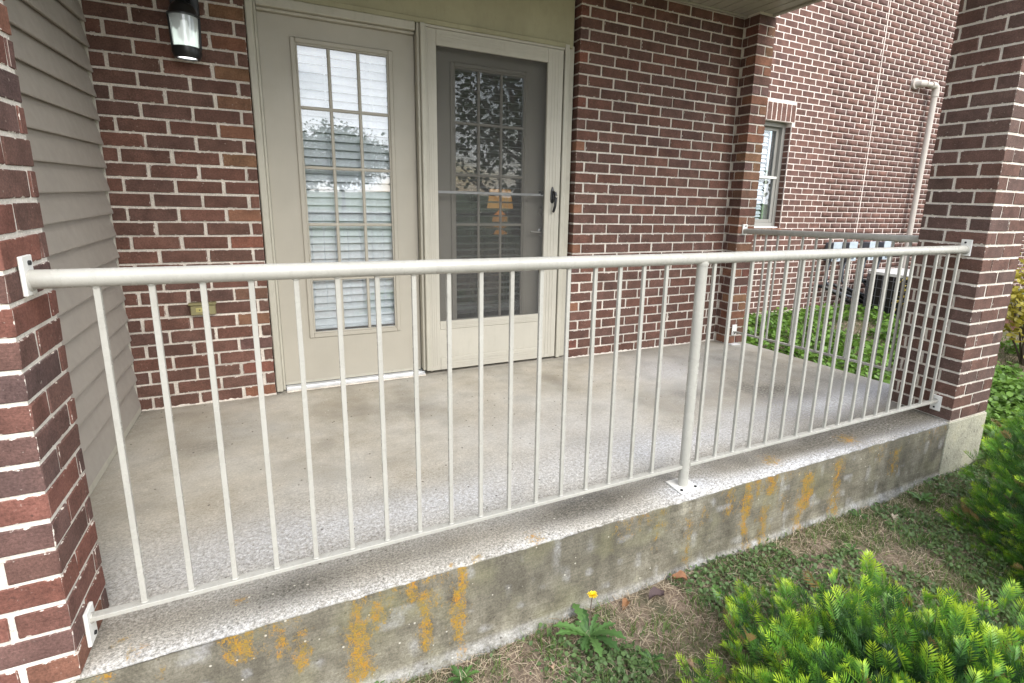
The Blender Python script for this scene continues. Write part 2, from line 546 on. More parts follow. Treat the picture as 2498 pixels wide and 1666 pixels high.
def euler_mats(rx, ry, rz):
    cx, sx, cy, sy, cz, sz = np.cos(rx), np.sin(rx), np.cos(ry), np.sin(ry), np.cos(rz), np.sin(rz)
    Rm = np.empty((len(rx), 3, 3))
    Rm[:, 0, 0] = cz * cy; Rm[:, 0, 1] = cz * sy * sx - sz * cx; Rm[:, 0, 2] = cz * sy * cx + sz * sx
    Rm[:, 1, 0] = sz * cy; Rm[:, 1, 1] = sz * sy * sx + cz * cx; Rm[:, 1, 2] = sz * sy * cx - cz * sx
    Rm[:, 2, 0] = -sy; Rm[:, 2, 1] = cy * sx; Rm[:, 2, 2] = cy * cx
    return Rm

def frames_to(dirs, roll):
    """matrices whose +Y column is dirs, rolled about it"""
    d = dirs / np.linalg.norm(dirs, axis=1, keepdims=True)
    up = np.tile(np.array([0, 0, 1.0]), (len(d), 1))
    up[np.abs(d[:, 2]) > 0.95] = (1, 0, 0)
    x = np.cross(d, up); x /= np.linalg.norm(x, axis=1, keepdims=True)
    z = np.cross(x, d)
    c, s_ = np.cos(roll)[:, None], np.sin(roll)[:, None]
    return np.stack([c * x + s_ * z, d, -s_ * x + c * z], axis=2)

def instance(tv, tt, Rm, sc, pos):
    n, k = len(pos), len(tv)
    v = np.einsum('nij,kj->nki', Rm, tv) * np.asarray(sc).reshape(n, 1, -1) + pos[:, None, :]
    tr_ = (tt[None] + (np.arange(n) * k)[:, None, None]).reshape(-1, 3)
    return v.reshape(-1, 3), tr_

def vnoise(x, y, s=1.0, seed=0):
    x = np.asarray(x) * s; y = np.asarray(y) * s
    xi, yi = np.floor(x).astype(int), np.floor(y).astype(int)
    xf, yf = x - xi, y - yi
    def hsh(a, b):
        h = np.sin(a * 127.1 + b * 311.7 + seed * 74.7) * 43758.5453
        return h - np.floor(h)
    u, v = xf * xf * (3 - 2 * xf), yf * yf * (3 - 2 * yf)
    return (hsh(xi, yi) * (1 - u) + hsh(xi + 1, yi) * u) * (1 - v) + (hsh(xi, yi + 1) * (1 - u) + hsh(xi + 1, yi + 1) * u) * v

# ------------------------------------------------------------------ main dimensions (metres)
C_ = 0.07            # brick course
B_ = 0.2064          # brick module
D = 1.827            # back wall face
YD = 1.897           # door slab face
XS, XT, XR, XI, XP = 0.06, 0.716, 2.62, 4.0386, 4.2117
YP = 1.682           # pilaster face
PLX, PRX, PRR = 0.302, 4.058, 4.44
HS = 2.534           # soffit
YW = 3.162           # neighbouring wing face

def ground_h(x, y):
    x = np.asarray(x, float); y = np.asarray(y, float)
    s = np.clip((y - 0.3) / 2.6, 0, 1); s = s * s * (3 - 2 * s)
    k = np.clip((x - 4.2) / 0.8, 0, 1)
    g = -0.345 + 0.13 * s * k
    near = np.exp(-((x - 3) ** 2 + y ** 2) / 60)
    g = g + (vnoise(x, y, 2.3, 3) - 0.5) * 0.035 * near + (vnoise(x, y, 9, 5) - 0.5) * 0.012 * near
    return g

# ================================================================== GROUND
gx = np.unique(np.concatenate([np.linspace(-400, -10, 14), np.linspace(-10, 0.5, 20), np.arange(0.5, 8.5, 0.05), np.linspace(8.5, 20, 20), np.linspace(20, 400, 14)]))
gy = np.unique(np.concatenate([np.linspace(-400, -10, 14), np.linspace(-10, -2, 16), np.arange(-2, 3.6, 0.05), np.linspace(3.6, 20, 16), np.linspace(20, 400, 12)]))
GX, GY = np.meshgrid(gx, gy, indexing='ij')
GV = np.stack([GX, GY, ground_h(GX, GY)], -1).reshape(-1, 3)
nx, ny = len(gx), len(gy)
I0 = (np.arange(nx - 1)[:, None] * ny + np.arange(ny - 1)[None]).ravel()
GT = np.concatenate([np.stack([I0, I0 + ny, I0 + ny + 1], 1), np.stack([I0, I0 + ny + 1, I0 + 1], 1)])
gr = fast_mesh('ground', GV, GT, 'soil', None, None, True)
tag(gr, kind='structure')

# ================================================================== PORCH SLAB
LICHEN = [(0.927, -0.283, -0.107, 0.024, 1), (0.926, -0.085, -0.03, 0.012, 0.8), (0.975, -0.125, -0.055, 0.014, 0.8), (1.0, -0.114, -0.072, 0.009, 0.8), (1.091, -0.069, -0.013, 0.013, 0.9), (1.126, -0.26, -0.068, 0.012, 0.95), (1.159, -0.109, -0.065, 0.01, 0.7), (1.246, -0.088, -0.003, 0.013, 1), (1.235, -0.258, -0.09, 0.017, 1), (1.242, -0.318, -0.279, 0.011, 0.7), (0.722, -0.116, -0.045, 0.013, 0.75), (0.775, -0.179, -0.074, 0.014, 0.8), (0.651, -0.079, -0.017, 0.011, 0.8), (1.018, -0.078, -0.05, 0.01, 0.5), (0.623, -0.076, -0.011, 0.024, 0.85), (0.602, -0.017, 0.003, 0.012, 0.8), (0.448, -0.065, -0.037, 0.007, 0.5), (0.346, -0.023, 0.004, 0.012, 0.7), (2.516, -0.246, -0.027, 0.018, 1), (2.632, -0.322, -0.166, 0.023, 0.75), (2.905, -0.223, -0.067, 0.03, 1), (2.861, -0.355, -0.182, 0.023, 0.8), (2.413, -0.129, -0.01, 0.026, 0.6), (2.196, -0.307, -0.098, 0.014, 0.6), (2.052, -0.075, -0.013, 0.018, 0.5), (2.662, -0.091, -0.02, 0.034, 0.8), (2.578, -0.078, -0.025, 0.022, 0.7), (2.544, -0.334, -0.288, 0.016, 0.6), (2.268, -0.136, -0.078, 0.02, 0.45), (2.029, -0.169, -0.09, 0.014, 0.4), (2.749, -0.191, -0.135, 0.023, 0.5), (3.119, -0.31, -0.043, 0.027, 0.7), (3.582, -0.2, -0.083, 0.032, 0.65), (3.439, -0.095, -0.044, 0.023, 0.5)]
LTOP = [(0.40, 0.035, 0.022), (1.52, 0.03, 0.035), (1.30, 0.02, 0.02), (0.36, 0.085, 0.016), (0.62, 0.12, 0.02), (1.22, 0.02, 0.012), (2.75, 0.09, 0.05), (3.3, 0.09, 0.06)]

def slab_stain(x, y, z, top):
    w = np.zeros((len(x), 3))
    jx = x + (vnoise(x * 20, z * 20 + y * 20, 1, 2) - 0.5) * 0.018
    if not top:
        for px, z0, z1, r, s in LICHEN:
            dz = np.maximum(np.maximum(z0 - z, z - z1), 0)
            w[:, 0] = np.maximum(w[:, 0], s * np.exp(-((jx - px) / (r * 1.6)) ** 2) * np.exp(-(dz / 0.026) ** 2))
        w[:, 0] = np.maximum(w[:, 0], 0.34 * (vnoise(x, z, 7, 8) > 0.62) * np.clip((z + 0.16) / 0.12, 0, 1))
        w[:, 2] = np.clip(0.55 * (vnoise(x, z * 0.3, 5, 4) - 0.35) * 2 + 0.15, 0, 0.85) * np.clip((z + 0.30) / 0.15, 0.1, 1)
        w[:, 1] = np.clip(0.35 - (z + 0.32) / 0.06, 0, 0.3) + 0.3 * np.clip((vnoise(x, z, 22, 9) - 0.78) * 8, 0, 1)
    else:
        for px, py, r in LTOP:
            w[:, 0] = np.maximum(w[:, 0], 0.8 * np.exp(-((x - px) ** 2 + (y - py) ** 2) / r ** 2))
        # white overspray drifting either side of the rail and around the post foot
        n = vnoise(x, y, 3.0, 12)
        w[:, 1] += 0.80 * np.exp(-((y - 0.33 - 0.10 * (n - 0.5) - 0.03 * x) / 0.15) ** 2) * np.clip(0.25 + n, 0, 1)
        w[:, 1] += 0.38 * np.exp(-((y - 0.005) / 0.045) ** 2) * np.clip(0.3 + vnoise(x, y, 4, 6), 0, 1)
        w[:, 1] += 0.9 * np.exp(-(((x - 2.24) / 0.14) ** 2 + ((y - 0.08) / 0.05) ** 2))
        w[:, 1] += 0.6 * np.exp(-(((x - 2.75) / 0.55) ** 2 + ((y - 0.03) / 0.035) ** 2))
        w[:, 1] += 0.6 * np.exp(-(((x - 3.15) / 0.30) ** 2 + ((y - 1.35) / 0.28) ** 2))
        w[:, 1] += 0.35 * np.exp(-(((x - 2.2) / 0.8) ** 2 + ((y - 0.75) / 0.35) ** 2)) * np.clip(n + 0.2, 0, 1)
        # darker band under the bottom rail; grime along the right edge
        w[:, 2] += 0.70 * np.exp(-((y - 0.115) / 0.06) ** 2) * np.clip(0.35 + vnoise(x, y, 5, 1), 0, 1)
        w[:, 2] += 1.15 * np.clip((x - 2.45 - 0.25 * vnoise(x, y, 3, 2)) / 0.8, 0, 1) * np.clip(1.5 - y / 0.9, 0.3, 1) * (0.55 + 0.45 * vnoise(x, y, 4, 7))
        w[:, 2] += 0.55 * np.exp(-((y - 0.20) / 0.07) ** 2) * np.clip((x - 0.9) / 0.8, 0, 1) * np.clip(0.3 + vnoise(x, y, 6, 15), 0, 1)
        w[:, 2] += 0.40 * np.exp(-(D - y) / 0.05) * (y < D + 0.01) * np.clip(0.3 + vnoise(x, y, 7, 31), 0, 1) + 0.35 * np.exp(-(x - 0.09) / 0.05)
        w[:, 2] += 0.30 * np.clip((vnoise(x, y, 2.2, 21) - 0.5) * 3, 0, 1) + 0.2 * np.clip((vnoise(x, y, 6.5, 22) - 0.6) * 4, 0, 1)
    return np.clip(w, 0, 1)

def slab():
    xs = np.linspace(0.0, 1.0, 260)
    ys = np.concatenate([[0.006], np.linspace(0.02, 2.05, 96)])
    def right(y):
        return 4.44 - 0.125 * y
    V, T, W = [], [], []
    xt0 = -0.12
    X, Y = np.meshgrid(xs, ys, indexing='ij')
    X2 = xt0 + X * (right(Y) - xt0)
    Z2 = np.where(Y < 0.01, -0.003, 0.0) + (vnoise(X2, Y, 5, 3) - 0.5) * 0.003
    top = np.stack([X2, Y, Z2], -1).reshape(-1, 3)
    n_, m_ = len(xs), len(ys)
    i0 = (np.arange(n_ - 1)[:, None] * m_ + np.arange(m_ - 1)[None]).ravel()
    tt = np.concatenate([np.stack([i0, i0 + m_, i0 + m_ + 1], 1), np.stack([i0, i0 + m_ + 1, i0 + 1], 1)])
    zs = np.concatenate([[-0.008], np.linspace(-0.015, -0.55, 46)])
    xf = xt0 + np.linspace(0, 1, 420) * (4.44 - xt0)
    XF, ZF = np.meshgrid(xf, zs, indexing='ij')
    YF = (vnoise(XF, ZF, 6, 5) - 0.5) * 0.005 - 0.02 * np.clip((-0.30 - ZF) / 0.05, 0, 1) * (0.6 + 0.4 * vnoise(XF, ZF, 9, 2))
    front = np.stack([XF, YF, ZF], -1).reshape(-1, 3)
    a_, b_ = len(xf), len(zs)
    j0 = (np.arange(a_ - 1)[:, None] * b_ + np.arange(b_ - 1)[None]).ravel()
    ft = np.concatenate([np.stack([j0, j0 + 1, j0 + b_ + 1], 1), np.stack([j0, j0 + b_ + 1, j0 + b_], 1)])
    off = len(top)
    # arris joining front and top: rounded lip
    def strip(xa):
        n = len(xa)
        p = np.concatenate([np.stack([xa, np.full(n, 0.006), np.full(n, -0.003)], 1), np.stack([xa, np.full(n, 0.0012), np.full(n, -0.0045)], 1), np.stack([xa, np.zeros(n), np.full(n, -0.008)], 1)])
        k = np.arange(n - 1)
        tri = []
        for r in (0, 1):
            tri += [np.stack([k + (r + 1) * n, k + (r + 1) * n + 1, k + r * n + 1], 1), np.stack([k + (r + 1) * n, k + r * n + 1, k + r * n], 1)]
        return p, np.concatenate(tri)
    lp, lt = strip(xf)
    # right side and back
    ysd = np.linspace(0, 2.05, 40)
    sd_ = np.concatenate([np.stack([right(ysd), ysd, np.zeros(40) - 0.001], 1), np.stack([right(ysd), ysd, np.full(40, -0.55)], 1)])
    k = np.arange(39)
    st = np.concatenate([np.stack([k, k + 40, k + 41], 1), np.stack([k, k + 41, k + 1], 1)])
    verts = np.concatenate([top, front, lp, sd_])
    tris = np.concatenate([tt, ft + off, lt + off + len(front), st + off + len(front) + len(lp)])
    wj = np.exp(-((np.maximum(verts[:, 1], 0) / 0.02) ** 2)) * np.exp(-((np.minimum(verts[:, 2], 0) / 0.025) ** 2))
    verts[:, 1] += wj * ((vnoise(verts[:, 0], 0 * verts[:, 0], 13, 6) - 0.4) * 0.005 + (vnoise(verts[:, 0], 0 * verts[:, 0], 45, 7) - 0.5) * 0.002)
    verts[:, 2] -= wj * np.clip(vnoise(verts[:, 0], 0 * verts[:, 0], 30, 8) - 0.6, 0, 1) * 0.012
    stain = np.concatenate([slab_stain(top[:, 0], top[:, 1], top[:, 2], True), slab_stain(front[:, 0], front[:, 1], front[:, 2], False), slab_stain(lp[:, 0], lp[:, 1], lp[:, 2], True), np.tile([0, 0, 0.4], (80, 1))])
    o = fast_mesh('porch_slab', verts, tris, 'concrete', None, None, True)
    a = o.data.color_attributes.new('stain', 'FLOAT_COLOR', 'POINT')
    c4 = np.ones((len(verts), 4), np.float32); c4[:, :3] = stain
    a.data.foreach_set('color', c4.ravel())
    try:
        o.data.set_sharp_from_angle(angle=math.radians(50))
    except Exception:
        pass
    return tag(o, 'weathered concrete porch slab with orange lichen streaks on its front', None, None, 'structure')
slab()

# ================================================================== BRICK KIT
BRICK_CACHE = {}
def brick_mesh(L, W, H, var):
    key = (round(L, 3), round(W, 3), round(H, 3), var)
    if key in BRICK_CACHE:
        return BRICK_CACHE[key]
    r = random.Random(hash(key) & 0xffff)
    me = bpy.data.meshes.new('brick')
    bm = bmesh.new()
    bmesh.ops.create_cube(bm, size=1)
    for v in bm.verts:
        v.co = Vector((v.co.x * L, v.co.y * W, v.co.z * H))
    bmesh.ops.bevel(bm, geom=list(bm.edges), offset=0.0022, segments=1, affect='EDGES')
    for v in bm.verts:
        v.co += Vector((r.uniform(-1, 1) * 0.0014, r.uniform(-1, 1) * 0.0008, r.uniform(-1, 1) * 0.0013))
    uvl = bm.loops.layers.uv.new('face_uv')
    for f in bm.faces:
        n = f.normal
        ax = max(range(3), key=lambda i: abs(n[i]))
        for lp in f.loops:
            c = lp.vert.co
            if ax == 1: uv = (c.x / L + 0.5, c.z / H + 0.5)
            elif ax == 0: uv = (c.y / W + 0.5, c.z / H + 0.5)
            else: uv = (c.x / L + 0.5, c.y / W + 0.5)
            lp[uvl].uv = uv
    bm.to_mesh(me); bm.free()
    me.materials.append(M['brick'])
    BRICK_CACHE[key] = me
    return me

PAL_DARK = [(0.1367, 0.0719, 0.0553), (0.1298, 0.0699, 0.0546), (0.145, 0.0733, 0.0553), (0.123, 0.0685, 0.0553), (0.134, 0.074, 0.0573), (0.1491, 0.0733, 0.0546), (0.1257, 0.0705, 0.0567)]
PAL_RED = [(0.195, 0.082, 0.06), (0.155, 0.076, 0.058), (0.215, 0.09, 0.062), (0.13, 0.074, 0.064), (0.175, 0.075, 0.057), (0.215, 0.105, 0.066), (0.14, 0.082, 0.072)]
PAL_ORANGE = [(0.2, 0.108, 0.062), (0.18, 0.096, 0.06), (0.21, 0.098, 0.062), (0.16, 0.088, 0.06)]
def pick(pal):
    c = rng.choice(pal); k = rng.uniform(0.88, 1.12)
    return (c[0] * k, c[1] * k, c[2] * k)

HB = C_ - 0.0105
COUNT = {}
def brick(parent, x, y, z, L, W, pal, rot=0.0, H=HB, jit=1.0):
    """one brick, centre at x,y,z; rot about Z"""
    L = round(L * 200) / 200 if L < 0.185 else L
    o = bpy.data.objects.new('brick', brick_mesh(L, W, H, rng.randrange(4)))
    COL.objects.link(o)
    o.parent = parent
    o.location = (x - parent.location.x + rng.uniform(-1, 1) * 0.0008, y - parent.location.y + rng.uniform(-1, 1) * 0.0012 * jit, z - parent.location.z + rng.uniform(-1, 1) * 0.0008)
    o.rotation_euler = (rng.uniform(-1, 1) * 0.004 * jit + (PI if rng.random() < 0.5 else 0), rng.uniform(-1, 1) * 0.006, rot + rng.uniform(-1, 1) * 0.004 * jit)
    o.color = pick(pal) + (1,)
    return o

def wall_rows(parent, yf, x0, x1, nrows, jA, jB, W=0.092, hole=None, endpal=None):
    """running bond courses facing -Y; jA/jB = a joint x of the even/odd courses"""
    for n in range(nrows):
        zc = n * C_ + C_ / 2 - 0.0015
        j = jA if n % 2 == 0 else jB
        k0 = math.floor((x0 - j) / B_) - 1
        js = [j + k * B_ for k in range(k0, k0 + 60)]
        js = [x0 - 0.0055] + [a for a in js if x0 + 0.035 < a < x1 - 0.035] + [x1 + 0.0055]
        for i, (a, b) in enumerate(zip(js[:-1], js[1:])):
            g = rng.uniform(0.0058, 0.0088)
            L = b - a - 2 * g
            pal = PAL_DARK
            if endpal == 'right' and i == len(js) - 2 and n % 2 == (0 if jA else 1) and rng.random() < 0.85: pal = PAL_ORANGE if rng.random() < 0.6 else PAL_RED
            if endpal == 'left' and i == 0 and L < 0.13 and rng.random() < 0.6: pal = PAL_RED
            brick(parent, (a + b) / 2, yf + W / 2, zc, L, W, pal)

# ---- left back wall
wl = thing('brick_wall', 'short brown brick wall with the lantern, between siding and doors', 'brick wall', (0.39, D, 0))
box('mortar', 'mortar', wl, (XS - 0.05, XT - 0.006, D + 0.0065, D + 0.13, -0.01, HS + 0.02))
wall_rows(wl, D, XS, XT - 0.002, 37, 0.141, 0.2475, endpal='right')
# ---- right back wall
wr = thing('brick_wall', 'wide brown brick wall between the storm door and the pilaster', 'brick wall', (3.3, D, 0))
box('mortar', 'mortar', wr, (XR + 0.006, XI + 0.05, D + 0.0065, D + 0.13, -0.01, HS + 0.02))
wall_rows(wr, D, XR, XI - 0.004, 37, 2.794, 2.794 + B_ / 2, endpal='left')
# ---- rough mortar bead squeezed out along the foot of the walls
def foot_bead(t, x0, x1, y, seed):
    r = random.Random(seed); mb = MB(); n = int((x1 - x0) / 0.012)
    for i in range(n + 1):
        x = x0 + (x1 - x0) * i / n; p = 0.003 + 0.006 * r.random() ** 2; h_ = 0.006 + 0.009 * r.random()
        mb.v += [(x, y + 0.006, 0.0006), (x, y - p, 0.0006), (x, y - p * 0.7, h_ * 0.6), (x, y + 0.001, h_), (x, y + 0.006, h_)]
    for i in range(n):
        for j in range(4):
            q = i * 5 + j; mb.f.append((q, q + 1, q + 6, q + 5))
    mb.build('mortar_bead', 'mortar', t, True)
foot_bead(wl, XS + 0.03, XT - 0.002, D, 3)
foot_bead(wr, XR, XI, D, 4)
# ---- pilaster at the right end
pi_ = thing('brick_pilaster', 'narrow projecting brick pilaster beside the small window', 'pilaster', (4.125, YP, 0))
box('mortar', 'mortar', pi_, (XI + 0.006, XP - 0.006, YP + 0.0065, D + 0.12, -0.30, HS + 0.01))
for n in range(-4, 36):
    zc = n * C_ + C_ / 2
    if n % 2:
        brick(pi_, (XI + XP) / 2, YP + 0.048, zc, XP - XI, 0.096, PAL_DARK if rng.random() < 0.6 else PAL_ORANGE)
        brick(pi_, XI + 0.046, YP + 0.127, zc, 0.09, 0.045, PAL_DARK)
    else:
        brick(pi_, XI + 0.0425, YP + 0.062, zc, 0.085, 0.124, PAL_DARK if rng.random() < 0.5 else PAL_RED)
        brick(pi_, XP - 0.0375, YP + 0.062, zc, 0.075, 0.124, PAL_ORANGE if rng.random() < 0.6 else PAL_RED)
# ---- house side wall running back from the pilaster (seen edge on)
def joined_bricks(name, parent, cells, axis, face, tintpal, depth=0.06):
    """cells = (a0,a1,z0,z1) along an axis; ONE mesh of bricks proud of their mortar"""
    V, T, W = [], [], []
    for k, (a0, a1, z0, z1) in enumerate(cells):
        jit = rng.uniform(-0.0015, 0.0015)
        f0 = face + jit * 0.1
        if axis == 'x':
            p = [(a0, f0, z0), (a1, f0, z0), (a1, f0, z1), (a0, f0, z1), (a0, f0 + depth, z0), (a1, f0 + depth, z0), (a1, f0 + depth, z1), (a0, f0 + depth, z1)]
        else:
            p = [(f0, a0, z0), (f0, a1, z0), (f0, a1, z1), (f0, a0, z1), (f0 - depth, a0, z0), (f0 - depth, a1, z0), (f0 - depth, a1, z1), (f0 - depth, a0, z1)]
        o_ = k * 8
        V += p
        for q in ((0, 1, 2, 3), (1, 5, 6, 2), (4, 0, 3, 7), (3, 2, 6, 7), (4, 5, 1, 0)):
            T += [(o_ + q[0], o_ + q[1], o_ + q[2]), (o_ + q[0], o_ + q[2], o_ + q[3])]
        W += [pick(tintpal)] * 8
    o = fast_mesh(name, np.array(V), np.array(T), 'brick_far', np.array(W), parent)
    return tag(o, kind='stuff')

PAL_WING = [(0.1488, 0.0798, 0.0641), (0.1404, 0.0763, 0.0627), (0.1572, 0.0826, 0.0655), (0.1334, 0.0742, 0.0627), (0.1502, 0.0833, 0.0669)]
def cells_run(a0, a1, z0, nrows, phase, hole=None):
    out_ = []; HB = C_ - 0.0088
    for n in range(nrows):
        zz = z0 + n * C_
        j = phase + (B_ / 2 if n % 2 else 0)
        k0 = math.floor((a0 - j) / B_)
        js = [j + k * B_ for k in range(k0, k0 + 80)]
        js = [a0] + [q for q in js if a0 + 0.03 < q < a1 - 0.03] + [a1]
        for p, q in zip(js[:-1], js[1:]):
            gj = 0.0068 if p < 7 else 0.0088
            segs = [(p + gj, q - gj)]
            if hole and zz + HB > hole[2] and zz < hole[3]:
                segs = []
                if p + 0.03 < hole[0]: segs.append((p + 0.005, min(q - 0.005, hole[0])))
                if q - 0.03 > hole[1]: segs.append((max(p + 0.005, hole[1]), q - 0.005))
            for s0, s1 in segs:
                if s1 - s0 > 0.02:
                    out_.append((s0, s1, zz, zz + HB))
    return out_
ws = thing('brick_wall', 'side wall of bricks behind the pilaster, seen only edge on', 'brick wall', (4.2, 2.5, 0))
box('mortar', 'mortar', ws, (XP - 0.10, XP - 0.006, YP + 0.10, YW, -0.4, HS + 0.6))
joined_bricks('bricks', ws, cells_run(YP + 0.12, YW, -0.35, 48, YP), 'y', XP, PAL_DARK)

# ---- pillars
def pillar(t, x0, x1, y1, n0, n1, palette, mort):
    """inner = +1 inner face on +x side (left pillar), -1 on -x side"""
    box('mortar', mort, t, (x0 + 0.004, x1 - 0.004, 0.004, y1 - 0.004, n0 * C_ - 0.01, n1 * C_ + 0.03))
    w = 0.092
    for n in range(n0, n1):
        zc = n * C_ + C_ / 2
        a = n % 2
        if a:
            # two stretchers on the front, then stretcher run along each side
            mid = (x0 + x1) / 2
            for p, q in ((x0, mid - 0.006), (mid + 0.006, x1)):
                brick(t, (p + q) / 2, w / 2, zc, q - p, w, palette)
            for xc in (x0 + w / 2, x1 - w / 2):
                ln = y1 - w - 0.013
                brick(t, xc, w + 0.0125 + ln / 2, zc, ln, w, palette, PI / 2) if ln < 0.21 else [brick(t, xc, w + 0.0125 + 0.0985, zc, 0.197, w, palette, PI / 2)]
                if ln >= 0.21 and ln - 0.21 > 0.02:
                    brick(t, xc, (w + 0.0125 + 0.21 + y1) / 2, zc, ln - 0.21, w, palette, PI / 2)
        else:
            # stretchers of the side walls show their heads on the front
            for xc in (x0 + w / 2, x1 - w / 2):
                brick(t, xc, 0.0985, zc, 0.197, w, palette, PI / 2)
                if y1 - 0.21 > 0.02:
                    brick(t, xc, (0.21 + y1) / 2, zc, y1 - 0.21, w, palette, PI / 2)
            brick(t, (x0 + x1) / 2, w / 2, zc, (x1 - x0) - 2 * w - 0.025, w, palette)
PAL_L = [(0.1938, 0.0824, 0.0614), (0.1604, 0.0764, 0.06), (0.1196, 0.0705, 0.0614), (0.1085, 0.0675, 0.0614), (0.1938, 0.0913, 0.0629), (0.1456, 0.0787, 0.0629), (0.1382, 0.0749, 0.0614), (0.1715, 0.0749, 0.0577), (0.1307, 0.0735, 0.0629)]
pl = thing('brick_pillar', 'red brown brick porch pillar at the left end of the railing', 'pillar', (PLX - 0.19, 0.12, 0))
pillar(pl, PLX - 0.385, PLX, 0.243, 0, 36, PAL_L, 'mortar_white')
box('footing', 'concrete', pl, (PLX - 0.39, PLX - 0.01, -0.004, 0.24, -0.5, -0.006))
PAL_R = [(0.1235, 0.0723, 0.0585), (0.1133, 0.0698, 0.0585), (0.1336, 0.074, 0.0585), (0.1184, 0.0749, 0.0619), (0.1387, 0.0757, 0.0585)]
pr = thing('brick_pillar', 'dark brick porch pillar at the right end of the railing, shrubs behind', 'pillar', (PRX + 0.19, 0.16, 0))
pillar(pr, PRX, PRR, 0.335, 0, 36, PAL_R, 'mortar')
mt, t, b = new_mat('footing_concrete')
v = objvec(t)
c = ramp(t, noise(t, v, 6, 6, 0.65), [(0.3, (0.26, 0.245, 0.19)), (0.5, (0.40, 0.385, 0.30)), (0.7, (0.50, 0.47, 0.34))])
c = mix(t, ramp(t, noise(t, v, 34, 5, 0.7), [(0.60, 0.0), (0.70, 0.85)]), c, (0.10, 0.095, 0.075))
c = mix(t, 0.7, c, ramp(t, noise(t, v, 130, 3), [(0.3, 0.65), (0.7, 1.25)]), 'MULTIPLY')
t.links.new(c, b.inputs['Base Color']); b.inputs['Roughness'].default_value = 0.9
bump(t, b, noise(t, v, 60, 5), 0.7, 0.006)
M['footing'] = mt
box('footing', 'footing', pr, (PRX - 0.02, PRR, -0.006, 0.335, -0.6, -0.004), 0.003)

# ================================================================== SIDING WALL
sw = thing('siding_wall', 'taupe clapboard siding side wall left of the lantern wall', 'siding', (XS, 1.0, 0))
NB = 25
for k in range(NB):
    z0 = 0.914 + (k - 8) * 0.1055
    if k == 0: z0, zt = 0.035, 0.914 - 7 * 0.1055
    else: zt = z0 + 0.1055
    y0 = 0.235
    x_out, x_in = XS + 0.030, XS + 0.007
    mb = MB()
    # sloped lap board with a rolled drip edge
    prof = [(x_out - 0.020, z0 + 0.003), (x_out - 0.004, z0 - 0.003), (x_out - 0.001, z0 - 0.002), (x_out, z0 + 0.002), (x_out - 0.0015, z0 + 0.012), (x_in, zt + 0.004), (x_in - 0.006, zt + 0.004)]
    nP = len(prof)
    for yy in (y0, D - 0.012):
        mb.v += [(px, yy, pz) for px, pz in prof]
    for i in range(nP):
        j = (i + 1) % nP
        mb.f.append((i, j, j + nP, i + nP))
    mb.f.append(tuple(range(nP))); mb.f.append(tuple(range(nP, 2 * nP))[::-1])
    if k == 0 or z0 > 0.03:
        mb.build('siding_board', 'siding', sw)
box('backing', 'siding', sw, (XS - 0.08, XS, 0.235, D + 0.05, -0.01, HS))
box('corner_channel', 'storm', sw, (XS, XS + 0.021, D - 0.010, D - 0.001, 0.0, HS), 0.001)
box('base_trim', 'trim', sw, (XS, XS + 0.03, 0.243, D - 0.012, 0.001, 0.036), 0.003)

# ================================================================== PORCH CEILING
pc = thing('porch_ceiling', 'beige grooved soffit boards roofing the porch', 'porch ceiling', (2.1, 0.9, HS))
xx = 4.171
k = 0
while xx > -0.15:
    a = max(xx - 0.1, -0.15)
    mb = MB().box(a + 0.0055, xx - 0.0055, -0.04, D + 0.1, HS, HS + 0.012)
    mb.build('soffit_board', 'soffit', pc, bevel=0.003)
    xx -= 0.1
box('ceiling_deck', 'dark', pc, (-0.2, 4.17, -0.06, D + 0.12, HS + 0.0125, HS + 0.30))
box('edge_trim', 'soffit', pc, (4.172, 4.205, -0.06, YP + 0.03, HS - 0.012, HS + 0.30), 0.003)
box('front_fascia', 'trim', pc, (-0.2, 4.205, -0.09, -0.061, HS - 0.02, HS + 0.30), 0.003)
box('wall_channel', 'soffit', pc, (2.60, XI + 0.01, D - 0.022, D - 0.002, HS - 0.014, HS - 0.0005), 0.002)

# ================================================================== DOOR SURROUND
df_ = thing('door_frame', 'painted wooden frame and olive header board around the double doors', 'door frame', (1.66, D + 0.05, 0))
box('header_panel', 'header', df_, (XT, XR - 0.03, YD - 0.038, YD + 0.05, 2.128, HS), 0.001)
box('header_strip', 'header', df_, (XT + 0.05, XR - 0.04, YD - 0.052, YD - 0.0385, 2.105, 2.135), 0.003)
box('head_casing', 'trim', df_, (XT + 0.047, 1.556, D - 0.002 + 0.012, YD + 0.05, 2.058, 2.104), 0.004)
box('head_stop', 'trim', df_, (XT + 0.047, 1.556, YD - 0.03, YD + 0.02, 2.043, 2.0575), 0.003)
box('casing', 'trim', df_, (XT, XT + 0.034, D - 0.004, YD + 0.05, 0.012, 2.127), 0.005)
box('casing_step', 'trim', df_, (XT + 0.0345, XT + 0.047, D + 0.022, YD + 0.05, 0.012, 2.127), 0.003)
box('mullion', 'trim', df_, (1.578, 1.605, YD - 0.085, YD + 0.05, 0.035, 2.10), 0.004)
box('mullion_step', 'trim', df_, (1.562, 1.5775, YD - 0.06, YD + 0.05, 0.035, 2.10), 0.003)
box('jamb', 'trim', df_, (2.524, 2.556, YD - 0.055, YD + 0.06, 0.012, 2.127), 0.004)
box('jamb_step', 'trim', df_, (2.5565, 2.602, YD - 0.035, YD + 0.06, 0.012, 2.127), 0.004)
box('threshold', 'alu', df_, (XT + 0.05, 1.574, YD - 0.058, YD + 0.05, 0.002, 0.018), 0.004)
for i in range(5):
    box('threshold_rib', 'alu', df_, (XT + 0.05, 1.574, YD - 0.036 + i * 0.008, YD - 0.032 + i * 0.008, 0.0185, 0.0225))
